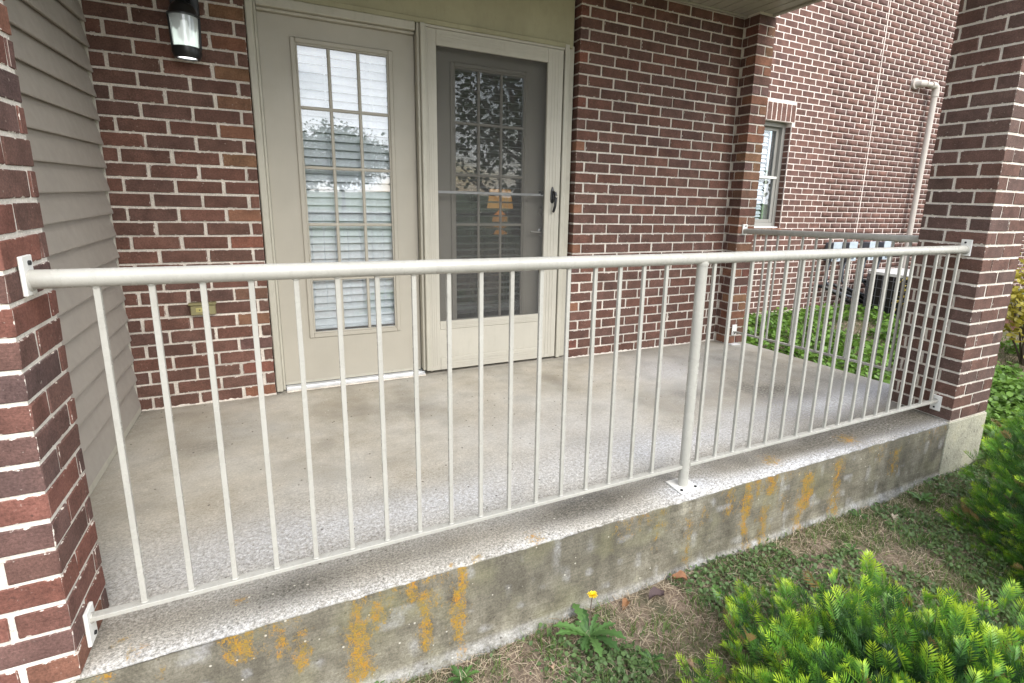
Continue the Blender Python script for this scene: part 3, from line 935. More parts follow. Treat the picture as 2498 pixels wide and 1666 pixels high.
box('sill_fillet', 'mortar', df_, (XT + 0.05, 1.574, YD - 0.075, YD - 0.0585, 0.001, 0.010), 0.004)

def door(t, x0, x1, yf, gx0, gx1, z0=0.045, z1=2.042, gl='glass'):
    gz0, gz1 = 0.333, 1.909
    lf = 0.030
    mb = MB()
    mb.box(x0, gx0 - 0.022, yf, yf + 0.044, z0, z1)
    mb.box(gx1 + 0.022, x1, yf, yf + 0.044, z0, z1)
    mb.box(gx0 - 0.022, gx1 + 0.022, yf, yf + 0.044, gz1 + 0.036, z1)
    mb.box(gx0 - 0.022, gx1 + 0.022, yf, yf + 0.044, z0, gz0 - 0.03)
    mb.build('door_slab', 'door', t)
    # raised plastic surround in two steps
    def ring(name, o0, o1, d0, d1, bev):
        r = MB()
        a, b, c, d = gx0 - o1, gx1 + o1, gz0 - o1, gz1 + o1
        e, f, g, h = gx0 - o0, gx1 + o0, gz0 - o0, gz1 + o0
        r.box(a, e, yf - d1, yf - d0, c, d); r.box(f, b, yf - d1, yf - d0, c, d)
        r.box(e, f, yf - d1, yf - d0, h, d); r.box(e, f, yf - d1, yf - d0, c, g)
        return r.build(name, 'door', t, bevel=bev)
    ring('lite_frame', 0.009, 0.034, -0.02, 0.009, 0.004)
    ring('glazing_bead', 0.0, 0.0088, -0.018, 0.004, 0.002)
    cw, ch = (gx1 - gx0) / 3, (gz1 - gz0) / 5
    for i in (1, 2):
        MB().box(gx0 + i * cw - 0.0085, gx0 + i * cw + 0.0085, yf - 0.002, yf + 0.008, gz0, gz1).build('muntin', 'door', t, bevel=0.004)
    for j in range(1, 5):
        MB().box(gx0, gx1, yf - 0.0035, yf + 0.0075, gz0 + j * ch - 0.0085, gz0 + j * ch + 0.0085).build('muntin', 'door', t, bevel=0.004)
    for i in range(3):
        for j in range(5):
            MB().box(gx0 + i * cw + 0.0005, gx0 + (i + 1) * cw - 0.0005, yf + 0.009, yf + 0.013, gz0 + j * ch + 0.0005, gz0 + (j + 1) * ch - 0.0005).build('pane', gl, t)
    box('door_sweep', 'trim', t, (x0, x1, yf + 0.004, yf + 0.03, z0 - 0.02, z0 - 0.001))
    return t
d1 = thing('patio_door', 'tan fifteen lite patio door with closed white blinds, left of the storm door', 'door', (1.16, YD, 0.03))
door(d1, XT + 0.048, 1.558, YD, 0.943, 1.402)
YI = YD + 0.045
d2 = thing('patio_door', 'tan fifteen lite patio door behind the screened storm door', 'door', (2.06, YI, 0.03))
door(d2, 1.612, 2.52, YI, 1.816, 2.276, gl='glass_dim')
mb = MB().lathe((0, 0, 0), [(0.030, 0), (0.030, 0.006), (0.024, 0.012), (0.022, 0.024), (0.012, 0.027)], 20)
o = mb.build('deadbolt', 'nickel', d2, True); o.matrix_parent_inverse = Matrix.Identity(4)
o.location = (2.428 - d2.location.x, -0.001, 1.06 - d2.location.z); o.rotation_euler = (PI / 2, 0, 0)
mb = MB().lathe((0, 0, 0), [(0.032, 0), (0.032, 0.006), (0.022, 0.011), (0.012, 0.013), (0.011, 0.05)], 20)
mb.tube([(0, 0, 0.048), (-0.03, 0, 0.05), (-0.105, 0.004, 0.048)], [0.010, 0.009, 0.007], 10)
o = mb.build('lever_handle', 'nickel', d2, True); o.matrix_parent_inverse = Matrix.Identity(4)
o.location = (2.43 - d2.location.x, -0.001, 0.915 - d2.location.z); o.rotation_euler = (PI / 2, 0, 0)

# ---- storm door
YS = YD - 0.052
sd_ = thing('storm_door', 'cream aluminium storm door with dark insect screen and kick panel', 'storm door', (2.06, YS, 0.02))
sx0, sx1, ox0, ox1 = 1.607, 2.514, 1.676, 2.402
def stile(name, a, b, c, d, vertical):
    mb = MB().box(a, b, YS, YS + 0.03, c, d)
    o = mb.build(name, 'storm', sd_, bevel=0.003)
    # fluted beads along the member
    mb = MB()
    for i in range(3):
        f = 0.30 + 0.2 * i
        if vertical:
            x = a + (b - a) * f; mb.box(x - 0.0028, x + 0.0028, YS - 0.0022, YS - 0.0002, c + 0.02, d - 0.02)
        else:
            z = c + (d - c) * f; mb.box(a + 0.02, b - 0.02, YS - 0.0022, YS - 0.0002, z - 0.0028, z + 0.0028)
    q = mb.build('bead', 'storm', None, bevel=0.0008)
    q.parent = o
    return o
stile('stile', sx0, ox0, 0.022, 2.088, True)
stile('stile', ox1 + 0.0005, sx1, 0.022, 2.088, True)
stile('top_rail', ox0 + 0.0005, ox1, 2.001, 2.088, False)
stile('lock_rail', ox0 + 0.0005, ox1, 0.295, 0.349, False)
stile('bottom_rail', ox0 + 0.0005, ox1, 0.022, 0.105, False)
box('kick_panel', 'storm', sd_, (ox0 + 0.0005, ox1, YS + 0.006, YS + 0.02, 0.1055, 0.2945))
box('z_bar', 'storm', sd_, (sx0 - 0.001, sx1 + 0.006, YS - 0.004, YS + 0.028, 2.0895, 2.104), 0.003)
box('hinge_rail', 'storm', sd_, (sx0 - 0.0, sx0 + 0.012, YS - 0.010, YS - 0.0003, 0.022, 2.088), 0.003)
box('screen', 'screen', sd_, (ox0, ox1, YS + 0.014, YS + 0.015, 0.349, 2.001))
box('cross_bar', 'alu', sd_, (ox0, ox1, YS + 0.016, YS + 0.026, 1.160, 1.176), 0.002)
hb = box('latch_housing', 'black', sd_, (ox1 - 0.028, ox1 - 0.001, YS + 0.0155, YS + 0.040, 1.164, 1.196), 0.004)
hp = MB()
hp.lathe((2.459, YS, 1.145), [(0.001, 0.085), (0.007, 0.075), (0.014, 0.05), (0.016, 0.0), (0.014, -0.02), (0.006, -0.03)], 14, 1, 0.55)
hp.build('handle_plate', 'black', sd_, True)
hp = MB().tube([(2.462, YS - 0.006, 1.19), (2.466, YS - 0.028, 1.185), (2.469, YS - 0.034, 1.15), (2.466, YS - 0.034, 1.10), (2.458, YS - 0.030, 1.066), (2.456, YS - 0.026, 1.056)], [0.010, 0.011, 0.010, 0.009, 0.009, 0.007], 10)
hp.build('pull_handle', 'black', sd_, True)
hp = MB().lathe((0, 0, 0), [(0.009, 0), (0.009, 0.012), (0.006, 0.015)], 14)
o = hp.build('push_button', 'nickel', sd_, True); o.matrix_parent_inverse = Matrix.Identity(4)
o.location = (2.470 - sd_.location.x, -0.036, 1.163 - sd_.location.z); o.rotation_euler = (PI / 2, 0, 0)

# ---- venetian blinds
def blind(t, x0, x1, y, tilt, z0, z1, n, bow=0.0):
    dz = (z1 - z0) / n
    base = None
    prof = [(-0.025, -0.0005), (-0.012, 0.0022), (0.0, 0.003), (0.012, 0.0022), (0.025, -0.0005)]
    for k in range(n):
        z = z0 + (k + 0.5) * dz
        if base is None:
            mb = MB()
            for xx_ in (x0, x1):
                for sgn in (0, -0.0022):
                    for a, h in prof:
                        c, s_ = math.cos(tilt), math.sin(tilt)
                        mb.v.append((xx_, a * c - (h + sgn) * s_, a * s_ + (h + sgn) * c))
            for i in range(4):
                mb.f.append((i, i + 1, i + 11, i + 10)); mb.f.append((i + 6, i + 5, i + 15, i + 16))
            mb.f += [(0, 10, 15, 5), (4, 9, 19, 14)]
            base = mb.build('blind_slat', 'blind', None)
            o = base
        else:
            o = base.copy(); COL.objects.link(o)
        o.parent = t
        o.matrix_parent_inverse = Matrix.Identity(4)
        o.location = (-t.location.x, y - t.location.y, z - t.location.z)
        o.rotation_euler = (rng.uniform(-1, 1) * 0.03, rng.uniform(-1, 1) * 0.002, 0)
    box('bottom_bar', 'blind', t, (x0, x1, y - 0.024, y + 0.024, z0 - 0.022, z0 - 0.002), 0.004)
    box('head_rail', 'blind', t, (x0 - 0.005, x1 + 0.005, y - 0.026, y + 0.03, z1, z1 + 0.045), 0.003)
    for fx in (0.30, 0.80):
        for dy in (-0.027, 0.027):
            xc = x0 + (x1 - x0) * fx
            MB().tube([(xc, y + dy, z0 - 0.01), (xc, y + dy, z1)], 0.0013, 6).build('ladder_cord', 'blind', t)
b1 = thing('window_blind', 'white venetian blind tilted shut behind the left door glass', 'blind', (1.17, YD + 0.085, 1.1))
blind(b1, 0.925, 1.42, YD + 0.060, math.radians(60), 0.36, 1.92, 35)
b2 = thing('window_blind', 'white venetian blind tilted open behind the screened door', 'blind', (2.05, YI + 0.085, 1.1))
blind(b2, 1.80, 2.295, YI + 0.085, math.radians(8), 0.40, 1.92, 33)

# ---- room behind the doors
for nm, bb, mm in (('room_floor', (0.1, 3.9, 2.06, 5.2, -0.02, 0.015), 'carpet'), ('room_ceiling', (0.1, 3.9, 2.06, 5.2, 2.45, 2.5), 'room'),
                   ('room_wall', (0.1, 3.9, 5.2, 5.25, 0, 2.5), 'room'), ('room_wall', (0.05, 0.1, 2.06, 5.2, 0, 2.5), 'room'), ('room_wall', (3.9, 3.95, 2.06, 5.2, 0, 2.5), 'room'),
                   ('room_wall', (0.1, 0.76, 2.0, 2.06, 0, 2.5), 'room'), ('room_wall', (2.60, 3.9, 2.0, 2.06, 0, 2.5), 'room'), ('room_wall', (0.76, 2.60, 2.0, 2.06, 2.12, 2.5), 'room'), ('room_wall', (1.56, 1.61, 2.0, 2.06, 0, 2.12), 'room')):
    tag(box(nm, mm, None, bb), kind='structure')
tb = thing('side_table', 'small dark side table under the lit lamp indoors', 'table', (2.5, 2.9, 0.015))
box('table_top', 'bark', tb, (2.25, 2.75, 2.68, 3.10, 0.80, 0.83), 0.004)
for ax in (2.28, 2.70):
    for ay in (2.71, 3.05):
        box('leg', 'bark', tb, (ax, ax + 0.03, ay, ay + 0.03, 0.015, 0.7995))
lp_ = thing('table_lamp', 'orange shaded table lamp glowing behind the screened door', 'lamp', (2.475, 2.86, 0.83))
MB().lathe((2.475, 2.86, 0.83), [(0.06, 0.0), (0.062, 0.012), (0.03, 0.03), (0.05, 0.06), (0.068, 0.11), (0.060, 0.155), (0.025, 0.185), (0.012, 0.20), (0.012, 0.24)], 20).build('lamp_base', 'shade_ball', lp_, True)
mb = MB(); segn = 28
for r, z in ((0.112, 1.035), (0.088, 1.205), (0.086, 1.205), (0.110, 1.035)):
    for j in range(segn):
        mb.v.append((2.475 + r * math.cos(2 * PI * j / segn), 2.86 + r * math.sin(2 * PI * j / segn), z))
for i in range(4):
    for j in range(segn):
        mb.f.append((i * segn + j, i * segn + (j + 1) % segn, ((i + 1) % 4) * segn + (j + 1) % segn, ((i + 1) % 4) * segn + j))
mb.build('lamp_shade', 'shade', lp_, True)
bw = tag(MB().lathe((2.36, 2.80, 0.831), [(0.025, 0), (0.05, 0.03), (0.075, 0.06), (0.07, 0.06), (0.02, 0.02)], 20).build('dish', 'white', None, True), 'small pale dish beside the lit table lamp', 'dish')

# ================================================================== WALL LANTERN
LX, LY = 0.467, D - 0.098
ln_ = thing('wall_lantern', 'black wall lantern with curved glass on the brick wall', 'wall lamp', (LX, D, 1.86))
MB().box(LX - 0.058, LX + 0.058, D - 0.022, D - 0.0005, 1.95, 2.13).build('back_plate', 'black', ln_, bevel=0.008, seg=2)
MB().tube([(LX, D - 0.02, 2.06), (LX, D - 0.06, 2.075), (LX, LY, 2.05), (LX, LY, 1.99)], 0.011, 12).build('arm', 'black', ln_, True)
MB().lathe((LX, LY, 1.86), [(0.066, 0.062), (0.066, 0.068), (0.058, 0.076), (0.050, 0.10), (0.036, 0.118), (0.020, 0.125), (0.016, 0.132), (0.034, 0.137), (0.040, 0.152), (0.030, 0.168), (0.012, 0.175)], 28).build('cap', 'black', ln_, True)
mb = MB(); sg = 28
for r, z in ((0.056, 1.9215), (0.050, 1.790)):
    for j in range(sg):
        mb.v.append((LX + r * math.cos(2 * PI * j / sg), LY + r * math.sin(2 * PI * j / sg), z))
for j in range(sg):
    mb.f.append((j, j + sg, (j + 1) % sg + sg, (j + 1) % sg))
mb.build('glass_shade', 'frost', ln_, True)
for ang in (8, 98, 172, 262):
    if ang in (262,): continue
    c, s_ = math.cos(math.radians(ang)), math.sin(math.radians(ang))
    MB().tube([(LX + 0.0605 * c, LY + 0.0605 * s_, 1.925), (LX + 0.0555 * c, LY + 0.0555 * s_, 1.787)], 0.0055, 8).build('post', 'black', ln_, True)
mb = MB(); 
for r, z in ((0.058, 1.789), (0.060, 1.765), (0.052, 1.742), (0.040, 1.742), (0.046, 1.789)):
    for j in range(sg):
        mb.v.append((LX + r * math.cos(2 * PI * j / sg), LY + r * math.sin(2 * PI * j / sg), z))
for i in range(5):
    for j in range(sg):
        mb.f.append((i * sg + j, i * sg + (j + 1) % sg, ((i + 1) % 5) * sg + (j + 1) % sg, ((i + 1) % 5) * sg + j))
mb.build('base_ring', 'black', ln_, True)
M['bulb'] = plain('lit_bulb', (0.9, 0.9, 0.88), 0.4, 0, (0.93, 1.0, 0.97), 0.25)
M['lens'] = plain('lit_lens', (0.9, 0.9, 0.88), 0.4, 0, (0.95, 1.0, 0.97), 1.3)
M['cup_glow'] = plain('reflection_glow', (0.85, 0.90, 0.86), 0.5, 0, (0.88, 1.0, 0.93), 0.30)  # glow painted in for the sky reflected in the lower glass
MB().lathe((LX, LY, 1.0), [(0.014, 0.905), (0.014, 0.888), (0.020, 0.878), (0.030, 0.855), (0.031, 0.84), (0.024, 0.822), (0.008, 0.812)], 20).build('bulb', 'bulb', ln_, True)
MB().lathe((LX, LY, 1.748), [(0.0395, 0), (0.0395, 0.003)], 24).build('bottom_lens', 'lens', ln_)
mb = MB()
for r, z in ((0.046, 1.792), (0.049, 1.872)):
    for j in range(sg):
        mb.v.append((LX + r * math.cos(2 * PI * j / sg), LY + r * math.sin(2 * PI * j / sg), z + (0.006 * math.sin(j * 1.7) if z > 1.8 else 0)))
for j in range(sg // 2):
    mb.f.append((j, j + sg, (j + 1) % sg + sg, (j + 1) % sg))
mb.build('glow_cup', 'cup_glow', ln_, True)  # added half cup, its glow imitates a reflection in the glass

# ---- weatherproof outlet cover
oc = thing('outlet_cover', 'tarnished brass outlet cover low on the brick wall', 'outlet cover', (0.407, D, 0.53))
MB().box(0.352, 0.464, D - 0.028, D - 0.001, 0.497, 0.550).build('cover_body', 'brass', oc, bevel=0.004)
MB().box(0.346, 0.469, D - 0.036, D - 0.001, 0.5505, 0.564).build('cover_lid', 'brass', oc, bevel=0.003)
lb = MB().box(0.377, 0.412, D - 0.0305, D - 0.0282, 0.514, 0.537).build('latch_plate', 'brass_label', oc, bevel=0.001)
lt_ = MB().lathe((0, 0, 0), [(0.0032, 0), (0.0032, 0.002), (0.001, 0.003)], 10).build('keyhole', 'dark', oc, True)
lt_.matrix_parent_inverse = Matrix.Identity(4); lt_.location = (0.394 - oc.location.x, -0.0306, 0.526 - oc.location.z); lt_.rotation_euler = (PI / 2, 0, 0)

# ================================================================== RAILINGS
TR = 0.0213
YR, ZR, ZB = 0.0852, 0.9535, 0.1003
rf = thing('porch_railing', 'off white pipe railing with square balusters along the porch front', 'railing', (2.2, YR, 0))
pts = [(PLX + 0.008, YR, ZR), (1.2, YR, ZR - 0.001), (2.25, YR, ZR - 0.002), (3.2, YR, ZR), (PRX - 0.008, YR, ZR + 0.001)]
MB().tube(pts, TR, 28).build('top_rail', 'rail', rf, True)
PX = 2.222
MB().tube([(PX, YR, 0.006), (PX, YR, ZR - 0.012)], TR * 0.98, 24).build('post', 'rail', rf, True)
MB().tube([(PX, YR, ZR - TR - 0.006), (PX, YR, ZR - TR + 0.004)], TR * 1.12, 24).build('weld_collar', 'rail', rf, True)
MB().box(PX - 0.05, PX + 0.05, YR - 0.05, YR + 0.05, 0.001, 0.0075).build('base_plate', 'bracket', rf, bevel=0.0015)
for ax, ay in ((0.036, -0.036), (-0.036, -0.036), (0.036, 0.036)):
    MB().lathe((PX + ax, YR + ay, 0.0078), [(0.006, 0), (0.006, 0.004), (0.003, 0.005)], 8).build('bolt', 'dark', rf)
MB().box(PLX + 0.008, PX - TR * 0.95, YR - 0.0125, YR + 0.0125, ZB - 0.0125, ZB).build('bottom_rail', 'rail', rf, bevel=0.0012)
MB().box(PX + TR * 0.95, PRX - 0.008, YR - 0.0125, YR + 0.0125, ZB - 0.010, ZB + 0.0025).build('bottom_rail', 'rail', rf, bevel=0.0012)
BAL = None
def baluster(parent, x, y, z0, z1, rot=0.0, s=0.0128):
    o = MB().box(x - s / 2, x + s / 2, y - s / 2, y + s / 2, z0 + 0.0004, z1).build('baluster', 'rail', parent, bevel=0.0010)
    # weld beads at head and foot
    for zz in (z0, z1 - 0.004):
        q = MB().lathe((x, y, zz), [(0.0095, 0.0006), (0.0105, 0.002), (0.0078, 0.0045)], 10).build('weld', 'rail', None, True)
        q.parent = o
    return o
for i in range(17):
    baluster(rf, 0.4213 + i * 0.102 + rng.uniform(-1, 1) * 0.001, YR, ZB, ZR - TR + 0.002)
for i in range(18):
    x = 2.284 + i * 0.1005
    if x < PRX - 0.03:
        baluster(rf, x + rng.uniform(-1, 1) * 0.001, YR, ZB + 0.0025, ZR - TR + 0.002)

def plate_x(parent, x, sgn, y, zlo, zhi, hole_top):
    """mounting plate on a face looking along +-x"""
    a, b = (x + 0.0012, x + 0.0095) if sgn > 0 else (x - 0.0095, x - 0.0012)
    p = MB().box(a, b, y - 0.026, y + 0.026, zlo, zhi).build('mounting_plate', 'bracket', parent, bevel=0.0015)
    hz = zhi - 0.016 if hole_top else zlo + 0.018
    q = MB().tube([((b if sgn > 0 else a) - 0.0005 * sgn, y + 0.004, hz), ((b if sgn > 0 else a) + 0.004 * sgn, y + 0.004, hz)], 0.0055, 8).build('bolt', 'dark', None)
    q.parent = p
    w = MB()
    xb = (b if sgn > 0 else a)
    w.tube([(xb - 0.001 * sgn, y, zlo + 0.03 if hole_top else zhi - 0.03), (xb + 0.004 * sgn, y, zlo + 0.03 if hole_top else zhi - 0.03)], [TR * 1.1, TR * 0.98] if hole_top else [0.014, 0.0125], 18)
    q = w.build('weld', 'rail', None, True); q.parent = p
plate_x(rf, PLX, 1, YR, ZR - 0.034, ZR + 0.052, True)
plate_x(rf, PRX, -1, YR, ZR - 0.034, ZR + 0.052, True)
plate_x(rf, PLX, 1, YR, 0.028, 0.122, False)
plate_x(rf, PRX, -1, YR, 0.040, 0.128, False)

# ---- side railing
XSR = 4.105
rs = thing('porch_railing', 'shadowed pipe railing closing the right side of the porch', 'railing', (XSR, 1.0, 0))
ya, yb = YP - 0.008, 0.335 + 0.008
def lerp(a, b, f): return a + (b - a) * f
def zt_(y): return lerp(0.936, 0.985, (ya - y) / (ya - yb))
def zb_(y): return lerp(0.112, 0.186, (ya - y) / (ya - yb))
MB().tube([(XSR, ya, zt_(ya)), (XSR, yb, zt_(yb))], TR, 24).build('top_rail', 'rail', rs, True)
mb = MB()
for yy in (ya, yb):
    z = zb_(yy)
    mb.v += [(XSR - 0.0125, yy, z - 0.0125), (XSR + 0.0125, yy, z - 0.0125), (XSR + 0.0125, yy, z), (XSR - 0.0125, yy, z)]
mb.f += [(0, 1, 2, 3), (7, 6, 5, 4), (0, 4, 5, 1), (1, 5, 6, 2), (2, 6, 7, 3), (3, 7, 4, 0)]
mb.build('bottom_rail', 'rail', rs)
for y in (1.562, 1.455, 1.346, 1.242, 1.131, 1.022, 0.917, 0.810, 0.698, 0.597, 0.499, 0.399):
    baluster(rs, XSR, y, zb_(y), zt_(y) - TR + 0.002)
for zlo, zhi, ht in ((0.905, 0.99, 1), (0.075, 0.165, 0)):
    p = MB().box(XSR - 0.026, XSR + 0.026, YP - 0.0095, YP - 0.0012, zlo, zhi).build('mounting_plate', 'bracket', rs, bevel=0.0015)
    hz = zhi - 0.014 if ht else zlo + 0.016
    q = MB().tube([(XSR + 0.004, YP - 0.0094, hz), (XSR + 0.004, YP - 0.013, hz)], 0.0055, 8).build('bolt', 'dark', None)
    q.parent = p
box('grout_blob', 'white', rs, (XSR - 0.05, XSR + 0.04, YP - 0.05, YP - 0.001, 0.0005, 0.007), 0.003)

# ================================================================== NEIGHBOURING BRICK WING
wg = thing('brick_building', 'sunlit pinkish brick building wing with white mortar and a sash window', 'building', (7.5, YW, -0.3))
HX0, HX1, HZ0, HZ1 = 5.38, 6.262, 0.872, 2.092
X0W, X1W, Z0W = XP + 0.0, 13.0, 2.1224 - 34 * C_
NR = 74
mo = MB()
yb0, yb1 = YW + 0.002, YW + 0.28
mo.box(X0W, HX0, yb0, yb1, Z0W - 0.25, Z0W + NR * C_); mo.box(HX1, X1W, yb0, yb1, Z0W - 0.25, Z0W + NR * C_)
mo.box(HX0, HX1, yb0, yb1, Z0W - 0.25, HZ0 - 0.10); mo.box(HX0, HX1, yb0, yb1, HZ1 + 0.002, Z0W + NR * C_)
mo.build('mortar', 'mortar_far', wg)
sol = (5.36, 6.305, HZ1 + 0.002, HZ1 + 0.204)     # soldier course above the window
cells = cells_run(X0W + 0.02, X1W, Z0W, NR, 4.31, (HX0, HX1, HZ0 - 0.012, HZ1))
cells2 = []
for c in cells:
    if c[3] > sol[2] + 0.012 and c[2] < sol[3] - 0.012 and c[1] > sol[0] and c[0] < sol[1]:
        if c[0] < sol[0] - 0.03: cells2.append((c[0], sol[0] - 0.008, c[2], c[3]))
        if c[1] > sol[1] + 0.03: cells2.append((sol[1] + 0.008, c[1], c[2], c[3]))
    else:
        cells2.append(c)
def near_key(c):
    x, z = (c[0] + c[1]) / 2, (c[2] + c[3]) / 2
    vis = 5.75 < x < 8.95 and -0.3 < z < 3.7
    return (0 if vis else 1, (x - 0.8) ** 2 + (z - 1.17) ** 2)
cells2.sort(key=near_key)
for c in cells2[:284]:
    L = c[1] - c[0]
    L2 = L if L > 0.185 else round(L * 50) / 50
    brick(wg, (c[0] + c[1]) / 2, YW + 0.046, (c[2] + c[3]) / 2, min(L2, L + 0.004), 0.092, PAL_WING, H=C_ - 0.0088, jit=0.1)
joined_bricks('distant_bricks', wg, cells2[284:], 'x', YW, PAL_WING, 0.05)
ns = 12
for i in range(ns):
    w_ = (sol[1] - sol[0]) / ns
    o = brick(wg, sol[0] + (i + 0.5) * w_, YW + 0.046, (sol[2] + sol[3]) / 2, 0.192, 0.092, PAL_WING, 0, w_ - 0.010)
    o.rotation_euler = (0, PI / 2, 0)
for i in range(5):
    w_ = (HX1 - HX0 + 0.04) / 5
    brick(wg, HX0 - 0.02 + (i + 0.5) * w_, YW + 0.035, HZ0 - 0.055, w_ - 0.012, 0.11, PAL_ORANGE, 0, 0.085)
box('control_joint', 'mortar_far', wg, (7.746, 7.760, YW - 0.001, YW + 0.02, Z0W, Z0W + NR * C_))
# returns of the window opening in brick heads
for n in range(18):
    z = Z0W + (21 + n) * C_
# window: white-grey double hung sash
wf = MB()
fy0, fy1 = YW + 0.085, YW + 0.16
wf.box(HX0, HX0 + 0.05, fy0, fy1, HZ0, HZ1); wf.box(HX1 - 0.05, HX1, fy0, fy1, HZ0, HZ1)
wf.box(HX0 + 0.05, HX1 - 0.05, fy0, fy1, HZ1 - 0.05, HZ1); wf.box(HX0 + 0.05, HX1 - 0.05, fy0, fy1, HZ0, HZ0 + 0.05)
win = wf.build('window', 'winframe', wg, bevel=0.004)
def sub(o):
    o.parent = win; return o
zm = 1.46
for (a, b, yy) in ((zm - 0.02, HZ1 - 0.05, fy0 + 0.045), (HZ0 + 0.05, zm + 0.02, fy0 + 0.012)):
    s_ = MB(); xa, xb = HX0 + 0.05, HX1 - 0.05
    s_.box(xa, xa + 0.045, yy, yy + 0.03, a, b); s_.box(xb - 0.045, xb, yy, yy + 0.03, a, b)
    s_.box(xa + 0.045, xb - 0.045, yy, yy + 0.03, a, a + 0.04); s_.box(xa + 0.045, xb - 0.045, yy, yy + 0.03, b - 0.04, b)
    sub(s_.build('sash', 'winframe', None, bevel=0.003))
    sub(MB().box(xa + 0.045, xb - 0.045, yy + 0.012, yy + 0.016, a + 0.04, b - 0.04).build('pane', 'glass_far', None))
sub(MB().box(HX0 + 0.05, HX1 - 0.05, fy0 + 0.004, fy0 + 0.0115, zm - 0.012, zm + 0.012).build('meeting_rail', 'white', None))
sub(MB().box(HX0 - 0.01, HX1 + 0.0, YW + 0.03, fy0 + 0.02, HZ0 - 0.012, HZ0 + 0.004).build('sill', 'white', None, bevel=0.003))
sub(MB().box(HX0 + 0.03, HX1 - 0.03, fy1 + 0.12, fy1 + 0.13, HZ0, HZ1).build('dark_room', 'dark', None))
wb = thing('window_blind', 'pale slatted blind in the side window of the brick building', 'blind', (5.8, YW + 0.2, 1.4))
blind(wb, HX0 + 0.06, HX1 - 0.17, YW + 0.185, math.radians(45), HZ0 + 0.06, HZ1 - 0.10, 24)
# reveal bricks at the right side of the opening are the ends of the wall mortar; give them courses
rv = [(YW + 0.012, YW + 0.083, Z0W + n * C_, Z0W + n * C_ + HB) for n in range(NR) if Z0W + n * C_ > HZ0 - 0.01 and Z0W + (n + 1) * C_ < HZ1 + 0.03]
V, T, W = [], [], []
for k, (a0, a1, z0, z1) in enumerate(rv):
    f0 = HX1 - 0.004
    V += [(f0, a0, z0), (f0, a1, z0), (f0, a1, z1), (f0, a0, z1)]; T += [(4 * k, 4 * k + 2, 4 * k + 1), (4 * k, 4 * k + 3, 4 * k + 2)]; W += [pick(PAL_DARK)] * 4
tag(fast_mesh('reveal_bricks', np.array(V), np.array(T), 'brick_far', np.array(W), wg), kind='stuff')

# ---- vent pipe
vp = thing('vent_pipe', 'tall beige pipe with an elbow at its top against the brick wing', 'pipe', (8.85, YW - 0.09, -0.3))
MB().tube([(8.80, YW - 0.09, -0.3), (8.83, YW - 0.09, 1.2), (8.862, YW - 0.09, 2.66)], 0.037, 18).build('pipe', 'pvc', vp, True)
MB().tube([(8.862, YW - 0.09, 2.64), (8.862, YW - 0.09, 2.73), (8.848, YW - 0.09, 2.765), (8.81, YW - 0.09, 2.78), (8.74, YW - 0.09, 2.78)], 0.047, 18).build('elbow', 'pvc', vp, True)
MB().tube([(8.75, YW - 0.09, 2.78), (8.62, YW - 0.09, 2.78)], 0.034, 16).build('stub', 'pvc', vp, True)
MB().tube([(8.60, YW - 0.09, 2.78), (8.52, YW - 0.07, 2.78), (8.50, YW - 0.01, 2.78)], 0.045, 16).build('elbow', 'pvc', vp, True)
MB().tube([(8.50, YW - 0.035, 2.78), (8.50, YW - 0.002, 2.78)], 0.07, 18).build('flange', 'pvc', vp, True)

# ---- electrical disconnects and conduits
dtx = [('leftmost', 7.157, 7.322), ('second', 7.479, 7.641), ('third', 7.906, 8.03), ('rightmost', 8.228, 8.374)]
lab = ['leftmost of four grey electrical boxes on the brick wing, conduit beneath', 'second from left of four grey electrical boxes on the brick wing', 'third from left of four grey electrical boxes on the brick wing', 'rightmost of four grey electrical boxes, above the air conditioner']
for (nm, xa, xb), l in zip(dtx, lab):
    e = thing('electrical_box', l, 'electrical box', ((xa + xb) / 2, YW, 0.5), 'electrical boxes on the brick wing')
    MB().box(xa, xb, YW - 0.115, YW - 0.002, 0.44, 0.676).build('box_body', 'elec_dark', e, bevel=0.004)
    MB().box(xa - 0.003, xb + 0.003, YW - 0.123, YW - 0.1155, 0.435, 0.69).build('box_cover', 'elec', e, bevel=0.003)
    MB().box(xa + 0.05, xb - 0.05, YW - 0.129, YW - 0.1235, 0.46, 0.49).build('latch', 'elec_dark', e, bevel=0.002)
    xc = xa + 0.05
    MB().tube([(xc, YW - 0.06, 0.44), (xc - 0.03, YW - 0.06, 0.32), (xc - 0.02, YW - 0.06, 0.16), (xc + 0.10, YW - 0.08, 0.05), (xc + 0.35, YW - 0.25, -0.05)], 0.015, 10).build('conduit', 'elec_dark', e, True)
for k in range(4):
    x0 = [7.12, 7.30, 7.95, 7.6][k]; z0 = [0.10, 0.12, 0.15, 0.05][k]
    ll = tag(MB().tube([(x0, YW + 0.01, z0), (x0 + 0.03, YW - 0.08, z0 - 0.005), (x0 + 0.18, YW - 0.16, z0 - 0.09), (x0 + 0.40, YW - 0.25, z0 - 0.22), (x0 + 0.62, YW - 0.33, max(z0 - 0.33, -0.18)), (x0 + 0.85, YW - 0.4, max(z0 - 0.38, -0.19))], 0.024, 10).build('refrigerant_line', 'black', None, True),
             ['black insulated pipe leaving the wing wall furthest left', 'black insulated pipe second from left under the electrical boxes', 'black insulated pipe nearest the air conditioner', 'lowest of the black insulated pipes sloping to the air conditioner'][k], 'pipe', 'insulated pipes running to the air conditioner')

